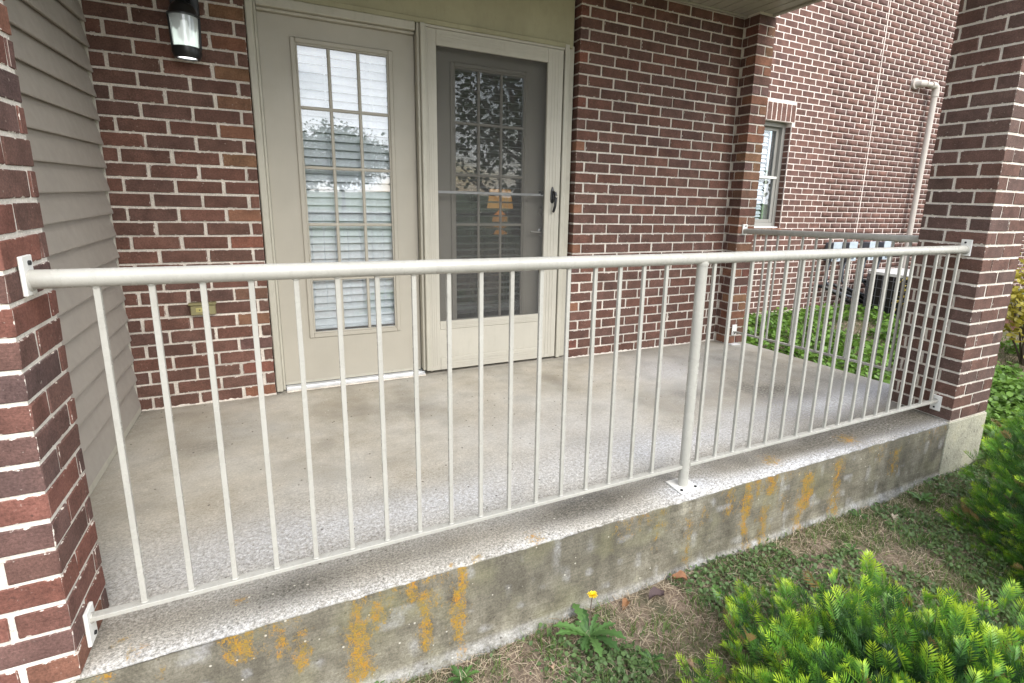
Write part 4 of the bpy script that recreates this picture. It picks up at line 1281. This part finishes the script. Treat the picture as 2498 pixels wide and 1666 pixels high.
# ---- air conditioner
AX, AY, AW = 7.98, 2.52, 0.37
ac = thing('air_conditioner', 'black air conditioner with white top behind the railing', 'air conditioner', (AX, AY, -0.22))
def rsq(w, r, n=6):
    p = []
    for cx_, cy_, a0 in ((w - r, w - r, 0), (-w + r, w - r, 90), (-w + r, -w + r, 180), (w - r, -w + r, 270)):
        for i in range(n + 1):
            a = math.radians(a0 + 90 * i / n); p.append((cx_ + r * math.cos(a), cy_ + r * math.sin(a)))
    return p
def prism(pts, z0, z1, scale=1.0):
    mb = MB(); n = len(pts)
    mb.v = [(AX + x, AY + y, z0) for x, y in pts] + [(AX + x * scale, AY + y * scale, z1) for x, y in pts]
    mb.f = [(i, (i + 1) % n, (i + 1) % n + n, i + n) for i in range(n)] + [tuple(range(n))[::-1], tuple(range(n, 2 * n))]
    return mb
prism(rsq(AW - 0.02, 0.12), -0.25, 0.30).build('coil', 'black', ac, True)
prism(rsq(AW + 0.03, 0.14), -0.30, -0.245).build('base_pan', 'acwhite', ac, True)
prism(rsq(AW, 0.14), 0.30, 0.335).build('top_cover', 'acwhite', ac, True)
prism(rsq(AW - 0.04, 0.12), 0.3352, 0.350, 0.9).build('top_dome', 'acwhite', ac, True)
g = rsq(AW - 0.005, 0.13, 8)
for i in range(0, len(g)):
    MB().tube([(AX + g[i][0], AY + g[i][1], -0.24), (AX + g[i][0], AY + g[i][1], 0.30)], 0.0028, 5).build('guard_wire', 'wire', ac)
for sgn in (-1, 1):
    for i in range(1, 7):
        q = -0.24 + 0.48 * i / 7
        for (x, y) in ((sgn * (AW - 0.005), q), (q, sgn * (AW - 0.005))):
            MB().tube([(AX + x, AY + y, -0.24), (AX + x, AY + y, 0.30)], 0.0028, 5).build('guard_wire', 'wire', ac)
for i in range(5):
    z = -0.2 + i * 0.11
    MB().tube([(AX + x * 1.004, AY + y * 1.004, z) for x, y in g + g[:1]], 0.0028, 5).build('guard_wire', 'wire', ac)
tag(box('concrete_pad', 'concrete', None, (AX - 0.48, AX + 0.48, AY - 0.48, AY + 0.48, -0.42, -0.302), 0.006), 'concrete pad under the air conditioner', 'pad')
tag(box('foundation_strip', 'concrete', None, (XP + 0.05, 12.9, YW - 0.06, YW + 0.003, -0.5, -0.205), 0.006), kind='structure')

# ================================================================== VEGETATION
def tint_lerp(a, b, f):
    return np.asarray(a)[None] * (1 - f[:, None]) + np.asarray(b)[None] * f[:, None]

BLADE_V = np.array([(-0.5, 0, 0), (0.5, 0, 0), (-0.4, 0.10, 0.55), (0.4, 0.10, 0.55), (0, 0.42, 1.0)])
BLADE_T = np.array([(0, 1, 3), (0, 3, 2), (2, 3, 4)])
def blades(xy, h, w, cols, lean=0.5):
    n = len(xy)
    pos = np.column_stack([xy, ground_h(xy[:, 0], xy[:, 1]) - 0.003])
    Rm = euler_mats(nrg.normal(0, lean, n), nrg.normal(0, lean * 0.4, n), nrg.uniform(0, 2 * PI, n))
    sc = np.column_stack([np.full(n, 1.0)] * 3)
    tv = BLADE_V
    v = np.einsum('nij,nkj->nki', Rm, tv[None] * np.stack([w, h, h], 1)[:, None, :]) + pos[:, None, :]
    tr_ = (BLADE_T[None] + (np.arange(n) * 5)[:, None, None]).reshape(-1, 3)
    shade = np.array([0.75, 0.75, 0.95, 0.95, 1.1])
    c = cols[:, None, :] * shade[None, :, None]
    return v.reshape(-1, 3), tr_, c.reshape(-1, 3)

LEAF_V = np.array([(0, 0, 0), (-0.34, 0.32, 0.05), (0.34, 0.32, 0.05), (-0.36, 0.68, 0.02), (0.36, 0.68, 0.02), (0, 1.0, -0.06), (0, 0.5, -0.03)])
LEAF_T = np.array([(0, 6, 1), (0, 2, 6), (1, 6, 3), (2, 4, 6), (3, 6, 5), (4, 5, 6)])

def inside_building(x, y):
    return ((x > -0.3) & (x < 4.47 - 0.125 * np.maximum(y, 0)) & (y > -0.01)) | (y > YW - 0.07) | ((np.abs(x - AX) < 0.42) & (np.abs(y - AY) < 0.42))

def sample(n, x0, x1, y0, y1):
    xy = np.column_stack([nrg.uniform(x0, x1, n), nrg.uniform(y0, y1, n)])
    return xy[~inside_building(xy[:, 0], xy[:, 1])]

# --- lawn: sparse short grass with bare soil patches
a = sample(120000, 0.9, 4.6, -0.85, 0)
bare = vnoise(a[:, 0], a[:, 1], 3.2, 31) + 0.5 * vnoise(a[:, 0], a[:, 1], 9, 32)
keep = bare > 0.50
ex = np.exp(-(((a[:, 0] - 1.45) / 0.22) ** 2 + ((a[:, 1] + 0.17) / 0.10) ** 2)) + np.exp(-(((a[:, 0] - 1.95) / 0.22) ** 2 + ((a[:, 1] + 0.10) / 0.07) ** 2)) + np.exp(-(((a[:, 0] - 3.2) / 0.3) ** 2 + ((a[:, 1] + 0.33) / 0.15) ** 2))
keep &= nrg.uniform(0, 1, len(a)) > ex * 0.95
a = a[keep]
a = a[nrg.uniform(0, 1, len(a)) < np.clip((vnoise(a[:, 0], a[:, 1], 3.2, 31)) * 1.4, 0.3, 1)]
b_ = sample(52000, 4.4, 9.5, -1.8, 3.1)
c_ = sample(9000, -4, 12, -8, -1.6)
tc_ = sample(260, 1.0, 4.8, -0.8, -0.01); tc_ = tc_[nrg.uniform(0, 1, len(tc_)) < np.clip(0.25 + (tc_[:, 0] - 1.2) * 0.25, 0, 1)]
tf_ = np.repeat(tc_, 34, axis=0) + nrg.normal(0, 0.022, (len(tc_) * 34, 2)); tf_ = tf_[~inside_building(tf_[:, 0], tf_[:, 1])]
b2_ = sample(40000, 4.4, 6.6, -1.0, 1.2)
xy = np.concatenate([a, b_, c_, tf_, b2_]); n = len(xy); ntuft = len(tf_); nb2 = len(b2_)
f = vnoise(xy[:, 0], xy[:, 1], 4, 41) * 0.6 + nrg.uniform(0, 0.4, n)
cols = tint_lerp((0.085, 0.125, 0.045), (0.21, 0.27, 0.095), f)
yl = nrg.uniform(0, 1, n) < 0.24
cols[yl] = tint_lerp((0.26, 0.21, 0.12), (0.36, 0.30, 0.19), nrg.uniform(0, 1, yl.sum()))
isT = np.zeros(n, bool); isT[n - nb2 - ntuft:n - nb2] = True
cols[isT] = tint_lerp((0.08, 0.14, 0.035), (0.20, 0.30, 0.08), nrg.uniform(0, 1, ntuft))
h = np.where(isT, 2.0, 1) * nrg.uniform(0.012, 0.034, n) * np.where(xy[:, 0] > 4.4, 2.0, 1); w = nrg.uniform(0.0018, 0.0038, n) * np.where(xy[:, 0] > 4.4, 1.6, 1)
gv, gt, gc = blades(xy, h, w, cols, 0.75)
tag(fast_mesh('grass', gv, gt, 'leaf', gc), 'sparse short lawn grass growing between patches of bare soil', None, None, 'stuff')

# --- dry thatch lying on the soil
xy = sample(26000, 0.9, 4.5, -0.85, 0)
dn = np.exp(xy[:, 1] / 0.22) * 0.8 + vnoise(xy[:, 0], xy[:, 1], 4, 51) * 0.5
xy = xy[nrg.uniform(0, 1, len(xy)) < dn * 0.85]; n = len(xy)
tv = np.array([(-0.5, 0, 0), (0.5, 0, 0), (0.4, 0.5, 0.10), (-0.4, 0.5, 0.10), (0, 1, 0.0)])
tt_ = np.array([(0, 1, 2), (0, 2, 3), (3, 2, 4)])
Rm = euler_mats(nrg.normal(0.05, 0.12, n), nrg.normal(0, 0.2, n), nrg.uniform(0, 2 * PI, n))
ln2 = nrg.uniform(0.025, 0.075, n); wd = nrg.uniform(0.001, 0.0024, n)
v = np.einsum('nij,nkj->nki', Rm, tv[None] * np.stack([wd, ln2, ln2], 1)[:, None, :]) + np.column_stack([xy, ground_h(xy[:, 0], xy[:, 1]) + nrg.uniform(0.001, 0.012, n)])[:, None, :]
tr_ = (tt_[None] + (np.arange(n) * 5)[:, None, None]).reshape(-1, 3)
cc = np.repeat(tint_lerp((0.34, 0.26, 0.17), (0.62, 0.52, 0.38), nrg.uniform(0, 1, n)), 5, axis=0)
tag(fast_mesh('dry_thatch', v.reshape(-1, 3), tr_, 'dry', cc), 'dry straw thatch scattered over the soil beside the slab', None, None, 'stuff')

# --- low clover-like ground cover in the lawn, and broad leaf cover behind the side railing
def cover(name, label, xy, smin, smax, c0, c1, hmax, tilt):
    n = len(xy)
    pos = np.column_stack([xy, ground_h(xy[:, 0], xy[:, 1]) + nrg.uniform(0.004, hmax, n)])
    Rm = euler_mats(nrg.normal(0.15, tilt, n), nrg.normal(0, tilt, n), nrg.uniform(0, 2 * PI, n))
    s = nrg.uniform(smin, smax, n)
    v, tr_ = instance(LEAF_V, LEAF_T, Rm, np.repeat(s[:, None], 3, 1), pos)
    f = np.clip((pos[:, 2] - ground_h(xy[:, 0], xy[:, 1])) / hmax * 0.6 + nrg.uniform(0, 0.5, n), 0, 1)
    c = np.repeat(tint_lerp(c0, c1, f), len(LEAF_V), axis=0)
    return tag(fast_mesh(name, v, tr_, 'leaf', c), label, None, None, 'stuff')
xy = np.concatenate([sample(26000, 0.9, 4.6, -0.85, -0.01), sample(1500, 1.30, 1.95, -0.45, -0.2)])
xy = xy[(vnoise(xy[:, 0], xy[:, 1], 3.5, 61) > 0.42) & (nrg.uniform(0, 1, len(xy)) > np.exp(-((xy[:, 0] - 1.40) / 0.18) ** 2))]
cover('clover', 'low dark clover leaves spread through the lawn', xy, 0.009, 0.022, (0.06, 0.105, 0.038), (0.15, 0.235, 0.085), 0.025, 0.45)
xy = sample(15000, 4.2, 7.8, 0.15, 3.0)
xy = xy[(vnoise(xy[:, 0], xy[:, 1], 2.2, 71) > 0.28)]
cover('ground_cover', 'bright broad leaved ground cover between the side railing and the wing', xy, 0.03, 0.065, (0.04, 0.10, 0.016), (0.17, 0.31, 0.045), 0.10, 0.5)
xy = sample(9000, 4.46, 7.2, -1.0, 0.9)
xy = xy[vnoise(xy[:, 0], xy[:, 1], 1.8, 72) > 0.40]
cover('ivy_cover', 'leafy ground cover on the lawn right of the dark pillar', xy, 0.03, 0.06, (0.045, 0.10, 0.016), (0.15, 0.27, 0.05), 0.07, 0.5)

# --- yew shrubs: feathered shoots with two-ranked needles
def sprig(npairs, length, nl, nw, vee, seed):
    r = np.random.default_rng(seed)
    V, T, F = [], [], []
    def tri(*p):
        T.append(p)
    # stem: thin three sided
    for i, yy in enumerate((0, length)):
        rad = 0.0012 if i == 0 else 0.0006
        for j in range(3):
            V.append((rad * math.cos(2.094 * j), yy, rad * math.sin(2.094 * j))); F.append(0.15 if i == 0 else 0.7)
    for j in range(3):
        a_, b2 = j, (j + 1) % 3
        T.append((a_, b2, b2 + 3)); T.append((a_, b2 + 3, a_ + 3))
    for i in range(npairs):
        fr = (i + 0.6) / npairs
        yy = length * fr
        for sgn in (-1, 1):
            L = nl * (0.75 + 0.35 * math.sin(PI * min(fr * 0.9 + 0.1, 1))) * r.uniform(0.85, 1.1)
            if fr > 0.85: L *= 0.75
            ang = math.radians(62 - 34 * fr ** 3 + r.uniform(-6, 6))
            dv = np.array([sgn * math.sin(ang) * math.cos(vee), math.cos(ang), math.sin(vee) * math.sin(ang) + r.uniform(-0.12, 0.12)])
            dv /= np.linalg.norm(dv)
            side = np.cross(dv, (0, 0, 1)); side /= np.linalg.norm(side)
            b0 = np.array([0, yy, 0])
            k = len(V)
            mid = b0 + dv * L * 0.45 + np.array([0, 0, 0.0012])
            tip = b0 + dv * L + np.array([0, 0.001, -0.0012])
            V += [tuple(b0), tuple(mid + side * nw / 2), tuple(mid - side * nw / 2), tuple(tip)]
            F += [fr - 0.12, fr, fr, fr + 0.10]
            T += [(k, k + 1, k + 2), (k + 1, k + 3, k + 2)]
    return np.array(V), np.array(T), np.clip(np.array(F), 0, 1)
SPR = [sprig(9, 0.046, 0.025, 0.0032, 0.55, 1), sprig(8, 0.036, 0.024, 0.0033, 0.75, 2), sprig(11, 0.058, 0.025, 0.0031, 0.4, 3), sprig(7, 0.026, 0.023, 0.0034, 1.0, 4)]

def yew(t, cx, cy, rx, ry, z0, ztop, n, seed, bright, lump=0.16, scale=1.0):
    r = np.random.default_rng(seed)
    u = r.uniform(0, 2 * PI, n); cz = r.uniform(-0.15, 1, n)
    sr = np.sqrt(1 - np.clip(cz, 0, 1) ** 2) if True else 1
    dirs = np.column_stack([np.cos(u) * np.sqrt(1 - cz ** 2), np.sin(u) * np.sqrt(1 - cz ** 2), cz])
    lum = 1 + lump * (vnoise(u * 2.2, cz * 4, 1.6, seed) - 0.5) * 2 + 0.5 * lump * (vnoise(u * 6, cz * 9, 1.5, seed + 3) - 0.5) * 2
    depth = r.uniform(0, 1, n) ** 1.6
    rad = lum * (1 - 0.38 * depth)
    pos = np.column_stack([cx + rx * dirs[:, 0] * rad, cy + ry * dirs[:, 1] * rad, z0 + (ztop - z0) * np.clip(dirs[:, 2], -0.15, 1) * rad])
    pos[:, 2] = np.maximum(pos[:, 2], ground_h(pos[:, 0], pos[:, 1]) + 0.01)
    grow = dirs * np.array([1, 1, 0.6]) + np.array([0, 0, 0.55]) + r.normal(0, 0.36, (n, 3))
    Vs, Ts, Cs = [], [], []; off = 0
    which = r.integers(0, 4, n)
    for k in range(4):
        idx = np.where(which == k)[0]
        tv, tt2, tf = SPR[k]
        Rm = frames_to(grow[idx], r.normal(0, 0.7, len(idx)))
        sc = r.uniform(0.8, 1.2, len(idx)) * scale
        v, tr_ = instance(tv, tt2, Rm, np.repeat(sc[:, None], 3, 1), pos[idx])
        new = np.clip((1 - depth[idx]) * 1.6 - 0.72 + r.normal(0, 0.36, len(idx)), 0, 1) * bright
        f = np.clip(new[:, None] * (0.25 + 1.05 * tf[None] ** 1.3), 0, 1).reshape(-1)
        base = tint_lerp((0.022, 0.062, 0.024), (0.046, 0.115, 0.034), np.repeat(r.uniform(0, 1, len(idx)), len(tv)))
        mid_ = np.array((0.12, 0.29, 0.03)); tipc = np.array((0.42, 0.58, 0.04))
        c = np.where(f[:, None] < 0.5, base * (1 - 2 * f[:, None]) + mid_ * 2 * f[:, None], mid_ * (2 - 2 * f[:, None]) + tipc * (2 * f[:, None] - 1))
        br = np.repeat(r.uniform(0, 1, len(idx)) < 0.035, len(tv))
        c[br] = np.array((0.30, 0.20, 0.08))
        Vs.append(v); Ts.append(tr_ + off); Cs.append(c); off += len(v)
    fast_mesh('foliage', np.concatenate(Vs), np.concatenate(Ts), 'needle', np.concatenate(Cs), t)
    mb = MB()
    for i in range(9):
        a_ = r.uniform(0, 2 * PI); q = r.uniform(0.3, 0.75)
        gz = float(ground_h(cx, cy))
        mb.tube([(cx + 0.03 * math.cos(a_), cy + 0.03 * math.sin(a_), gz - 0.03), (cx + rx * q * 0.5 * math.cos(a_), cy + ry * q * 0.5 * math.sin(a_), lerp(gz, ztop, 0.35)), (cx + rx * q * math.cos(a_), cy + ry * q * math.sin(a_), lerp(gz, ztop, 0.72 * (1 - q * 0.3)))], [0.011, 0.007, 0.003], 6)
    mb.build('branches', 'bark', t, True)
y1 = thing('yew_shrub', 'bright green yew shrub with yellow tips at the front of the lawn', 'shrub', (2.21, -1.02, -0.345))
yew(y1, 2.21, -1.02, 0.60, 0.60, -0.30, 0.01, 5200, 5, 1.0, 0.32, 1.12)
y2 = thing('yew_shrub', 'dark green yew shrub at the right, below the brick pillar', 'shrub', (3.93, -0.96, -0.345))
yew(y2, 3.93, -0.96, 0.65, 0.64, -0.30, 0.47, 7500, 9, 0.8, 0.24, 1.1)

# --- dandelion and weed rosettes
def rosette(t, x, y, n, lmin, lmax, c0, c1, seed, wid=0.26, lift=0.55):
    r = random.Random(seed)
    z0 = float(ground_h(x, y))
    for i in range(n):
        a_ = 2 * PI * i / n + r.uniform(-0.25, 0.25); L = r.uniform(lmin, lmax); lf = r.uniform(0.2, lift)
        mb = MB(); segs = 11
        ca, sa = math.cos(a_), math.sin(a_)
        for k in range(segs + 1):
            f = k / segs
            wdt = L * wid * (0.18 + 0.82 * math.sin(PI * min(1, f * 0.55 + 0.12)) * (1 if f < 0.8 else (1 - f) / 0.2 * 0.9 + 0.1)) * (1.0 if k % 2 else 0.5) * 0.5
            rr = L * f; zz = z0 + 0.006 + L * lf * math.sin(PI * 0.62 * f) * 0.75
            mb.v += [(x + ca * rr - sa * wdt, y + sa * rr + ca * wdt, zz + wdt * 0.25), (x + ca * rr, y + sa * rr, zz), (x + ca * rr + sa * wdt, y + sa * rr - ca * wdt, zz + wdt * 0.25)]
        for k in range(segs):
            for e in (0, 1):
                q = 3 * k + e
                mb.f.append((q, q + 1, q + 4, q + 3))
        o = mb.build('leaf', 'leaf', t)
        cat_ = o.data.color_attributes.new('tint', 'FLOAT_COLOR', 'POINT')
        g_ = r.random(); col = [c0[q] * (1 - g_) + c1[q] * g_ for q in range(3)]
        cat_.data.foreach_set('color', np.tile(np.array(col + [1], np.float32), len(o.data.vertices)))
dn = thing('dandelion', 'dandelion with one yellow flower beside the slab', 'dandelion', (1.665, -0.12, -0.345))
rosette(dn, 1.665, -0.12, 17, 0.06, 0.135, (0.05, 0.115, 0.035), (0.13, 0.25, 0.07), 3, 0.30)
zf = -0.345
MB().tube([(1.668, -0.115, zf), (1.69, -0.08, zf + 0.06), (1.712, -0.055, zf + 0.105)], [0.0025, 0.002, 0.002], 6).build('flower_stem', 'bark', dn, True)
M['petal'] = plain('dandelion_petal', (0.85, 0.60, 0.01), 0.6)
mb = MB(); rr_ = random.Random(5)
fc = Vector((1.713, -0.055, zf + 0.108))
for ring_, (cnt, L, up_) in enumerate(((22, 0.019, 0.25), (18, 0.015, 0.7), (12, 0.010, 1.4))):
    for i in range(cnt):
        a_ = 2 * PI * i / cnt + rr_.uniform(-0.1, 0.1)
        d_ = Vector((math.cos(a_), math.sin(a_), up_)).normalized(); s_ = Vector((-math.sin(a_), math.cos(a_), 0)) * 0.0018
        tp = fc + d_ * L * rr_.uniform(0.85, 1.1)
        mb.quad(tuple(fc - s_ * 0.5), tuple(fc + s_ * 0.5), tuple(tp + s_), tuple(tp - s_))
mb.build('flower_head', 'petal', dn)
wl_ = ['low jagged weed rosette in front of the slab near the right yew', 'small weed rosette at the foot of the slab under the lichen streaks', 'leafy weed clump by the right pillar footing', 'weed clump against the slab at the bottom of the photo', 'dark weed clump in the middle of the lawn', 'small weed rosette between dandelion and front yew']
wp = [(2.95, -0.22, 0.03, 0.055, 9), (3.25, -0.06, 0.035, 0.06, 11), (3.70, -0.10, 0.04, 0.08, 15), (1.22, -0.085, 0.025, 0.055, 15), (2.62, -0.30, 0.03, 0.055, 10), (1.80, -0.30, 0.03, 0.055, 12)]
for (x, y, l0, l1, n_), l in zip(wp, wl_):
    wd_ = thing('weed', l, 'weed', (x, y, float(ground_h(x, y))), 'weeds in the lawn')
    rosette(wd_, x, y, n_, l0, l1, (0.045, 0.10, 0.03), (0.12, 0.23, 0.06), int(x * 100), 0.34, 0.8)

# --- fallen leaves
lvs = [(2.125, -0.05, 0.045, (0.34, 0.17, 0.09), 'curled tan fallen leaf against the slab, right of the dark one'), (1.985, -0.085, 0.05, (0.11, 0.075, 0.075), 'dark shrivelled fallen leaf against the slab'), (1.49, -0.175, 0.022, (0.52, 0.36, 0.25), 'pale fallen leaf scrap on bare soil at the photo bottom'), (1.86, -0.06, 0.03, (0.30, 0.15, 0.07), 'small rusty fallen leaf between dandelion and dark leaf'), (1.655, -0.085, 0.03, (0.62, 0.50, 0.36), 'pale fallen leaf lying on the dandelion leaves'), (3.42, -0.13, 0.03, (0.6, 0.5, 0.38), 'cream fallen leaf near the right pillar footing'), (1.90, -0.36, 0.032, (0.42, 0.27, 0.17), 'tan fallen leaf in the lawn before the front yew')]
for x, y, s, c, l in lvs:
    mb = MB(); r = random.Random(int(x * 999)); z0 = float(ground_h(x, y)) + 0.01
    a_ = r.uniform(0, 2 * PI); rows_ = 7
    for i in range(rows_):
        f = i / (rows_ - 1); hw = s * 0.42 * math.sin(PI * (0.08 + 0.88 * f)) * (1 + 0.25 * (i % 2))
        for j in (-1, -0.5, 0, 0.5, 1):
            lx, ly = (f - 0.5) * s * 1.3, j * hw
            zc = z0 + abs(j) ** 1.5 * s * 0.35 + 0.012 * math.sin(f * 5) + (0.35 * s * f if s > 0.04 else 0)
            mb.v.append((x + lx * math.cos(a_) - ly * math.sin(a_), y + lx * math.sin(a_) + ly * math.cos(a_), zc))
    for i in range(rows_ - 1):
        for j in range(4):
            q = i * 5 + j; mb.f.append((q, q + 1, q + 6, q + 5))
    o = mb.build('fallen_leaf', 'dry', None, True)
    at_ = o.data.color_attributes.new('tint', 'FLOAT_COLOR', 'POINT')
    at_.data.foreach_set('color', np.tile(np.array(list(c) + [1], np.float32), len(o.data.vertices)))
    tag(o, l, 'leaf', 'fallen leaves on the lawn')

# --- leafy shrubs and trees
def leafy(t, centre, radii, n, size, c0, c1, seed, name='foliage', shell=0.75, clumps=26):
    r = np.random.default_rng(seed)
    cl = r.normal(0, 1, (clumps, 3)); cl /= np.linalg.norm(cl, axis=1, keepdims=True); cl *= r.uniform(0.35, 1.0, (clumps, 1))
    wch = r.integers(0, clumps, n)
    p = cl[wch] + r.normal(0, 0.19, (n, 3))
    pos = np.asarray(centre)[None] + p * np.asarray(radii)[None]
    Rm = euler_mats(r.uniform(-1, 1, n), r.uniform(-1, 1, n), r.uniform(0, 2 * PI, n))
    s = r.uniform(0.6, 1.25, n) * size
    v, tr_ = instance(LEAF_V, LEAF_T, Rm, np.repeat(s[:, None], 3, 1), pos)
    f = np.clip(r.uniform(0, 0.75, n) + r.uniform(-0.2, 0.35, clumps)[wch], 0, 1)
    return fast_mesh(name, v, tr_, 'leaf', np.repeat(tint_lerp(c0, c1, f), len(LEAF_V), axis=0), t)
def stems(t, x, y, z0, n, hgt, spread, r0, seed, name='stems'):
    r = random.Random(seed); mb = MB()
    for i in range(n):
        a_ = r.uniform(0, 2 * PI); s_ = r.uniform(0.3, 1) * spread; hh = hgt * r.uniform(0.7, 1)
        p = [(x + 0.02 * math.cos(a_), y + 0.02 * math.sin(a_), z0 - 0.03)]
        for k in range(1, 5):
            f = k / 4
            p.append((x + math.cos(a_) * s_ * f ** 1.3 + r.uniform(-1, 1) * 0.03, y + math.sin(a_) * s_ * f ** 1.3 + r.uniform(-1, 1) * 0.03, z0 + hh * f))
        mb.tube(p, [r0, r0 * 0.8, r0 * 0.6, r0 * 0.42, r0 * 0.2], 5)
    return mb.build(name, 'bark', t, True)
zg = lambda x, y: float(ground_h(x, y))
s1 = thing('yellow_shrub', 'yellow leaved twiggy shrub beyond the right pillar', 'shrub', (7.35, 0.95, zg(7.35, 0.95)))
leafy(s1, (7.35, 0.95, 0.32), (0.55, 0.55, 0.52), 1900, 0.05, (0.22, 0.19, 0.03), (0.50, 0.42, 0.05), 3)
stems(s1, 7.3, 0.9, zg(7.3, 0.9), 16, 0.95, 0.55, 0.012, 4)
M['pink'] = plain('pink_petal', (0.72, 0.36, 0.36), 0.6)
mb = MB()
for i in range(7):
    c0_ = Vector((7.0 + rng.uniform(-0.05, 0.05), 0.98 + rng.uniform(-0.06, 0.06), 0.10 + rng.uniform(-0.05, 0.05)))
    for j in range(5):
        a_ = 2 * PI * j / 5
        d_ = Vector((-0.3, math.cos(a_), math.sin(a_))) * 0.028; s_ = Vector((0, -math.sin(a_), math.cos(a_))) * 0.014
        mb.quad(tuple(c0_), tuple(c0_ + d_ * 0.6 + s_), tuple(c0_ + d_), tuple(c0_ + d_ * 0.6 - s_))
mb.build('blossom', 'pink', s1)
s2 = thing('twiggy_sapling', 'thin sapling with yellow leaves before the air conditioner', 'sapling', (6.45, 1.62, zg(6.45, 1.62)))
stems(s2, 6.45, 1.62, zg(6.45, 1.62), 5, 0.85, 0.14, 0.008, 14)
leafy(s2, (6.45, 1.62, 0.25), (0.17, 0.17, 0.38), 130, 0.035, (0.30, 0.22, 0.05), (0.62, 0.50, 0.12), 15, clumps=14)
s3 = thing('background_shrub', 'green shrub mass far behind the yellow shrub', 'shrub', (10.5, 0.6, zg(10.5, 0.6)))
leafy(s3, (10.5, 0.6, 0.6), (1.5, 1.2, 1.3), 2600, 0.12, (0.03, 0.06, 0.012), (0.10, 0.17, 0.03), 23)
stems(s3, 10.5, 0.6, zg(10.5, 0.6), 8, 1.6, 0.8, 0.025, 24)

def tree(label, x, y, hgt, cr, n, seed, size=0.22, c0=(0.025, 0.055, 0.012), c1=(0.075, 0.13, 0.028), low=0.35):
    t = thing('tree', label, 'tree', (x, y, zg(x, y)))
    r = random.Random(seed); z0 = zg(x, y)
    mb = MB(); tp = [(x, y, z0 - 0.1)]; rad = [hgt * 0.035]
    for k in range(1, 6):
        f = k / 5; tp.append((x + r.uniform(-1, 1) * 0.12 * k, y + r.uniform(-1, 1) * 0.12 * k, z0 + hgt * 0.8 * f)); rad.append(hgt * 0.03 * (1 - f * 0.85))
    mb.tube(tp, rad, 10)
    mb.build('trunk', 'bark', t, True)
    mb = MB()
    for k in range(12):
        f = r.uniform(low, 0.8); a_ = r.uniform(0, 2 * PI); b0 = Vector((x, y, z0 + hgt * f * 0.9)); L = cr * r.uniform(0.5, 0.9)
        mb.tube([b0, b0 + Vector((math.cos(a_) * L * 0.5, math.sin(a_) * L * 0.5, L * 0.25)), b0 + Vector((math.cos(a_) * L, math.sin(a_) * L, L * 0.6))], [hgt * 0.011, hgt * 0.007, hgt * 0.002], 6)
    mb.build('limbs', 'bark', t, True)
    leafy(t, (x, y, z0 + hgt * (low + 1) / 2 + 0.1), (cr, cr, hgt * (1 - low) / 2), n, size, c0, c1, seed, 'crown', clumps=60)
    return t
tree('tall broad tree across the lawn, mirrored in the screened door', 8.8, -13.5, 8.5, 3.6, 3000, 101, 0.24, low=0.12)
tree('tall tree further along the lawn, mirrored in the screened door', 14.5, -16.0, 9.5, 3.8, 3000, 102, 0.26, low=0.12)
tree('low round tree far across the lawn, mirrored in the left door', 3.9, -27, 4.6, 3.0, 9000, 103, 0.17)
tree('low wide tree far across the lawn behind the left pillar', -3.0, -30, 4.4, 3.6, 7000, 104, 0.2)
tree('small rounded tree far off between the mirrored trees', 0.6, -33, 3.6, 3.4, 7000, 105, 0.2)
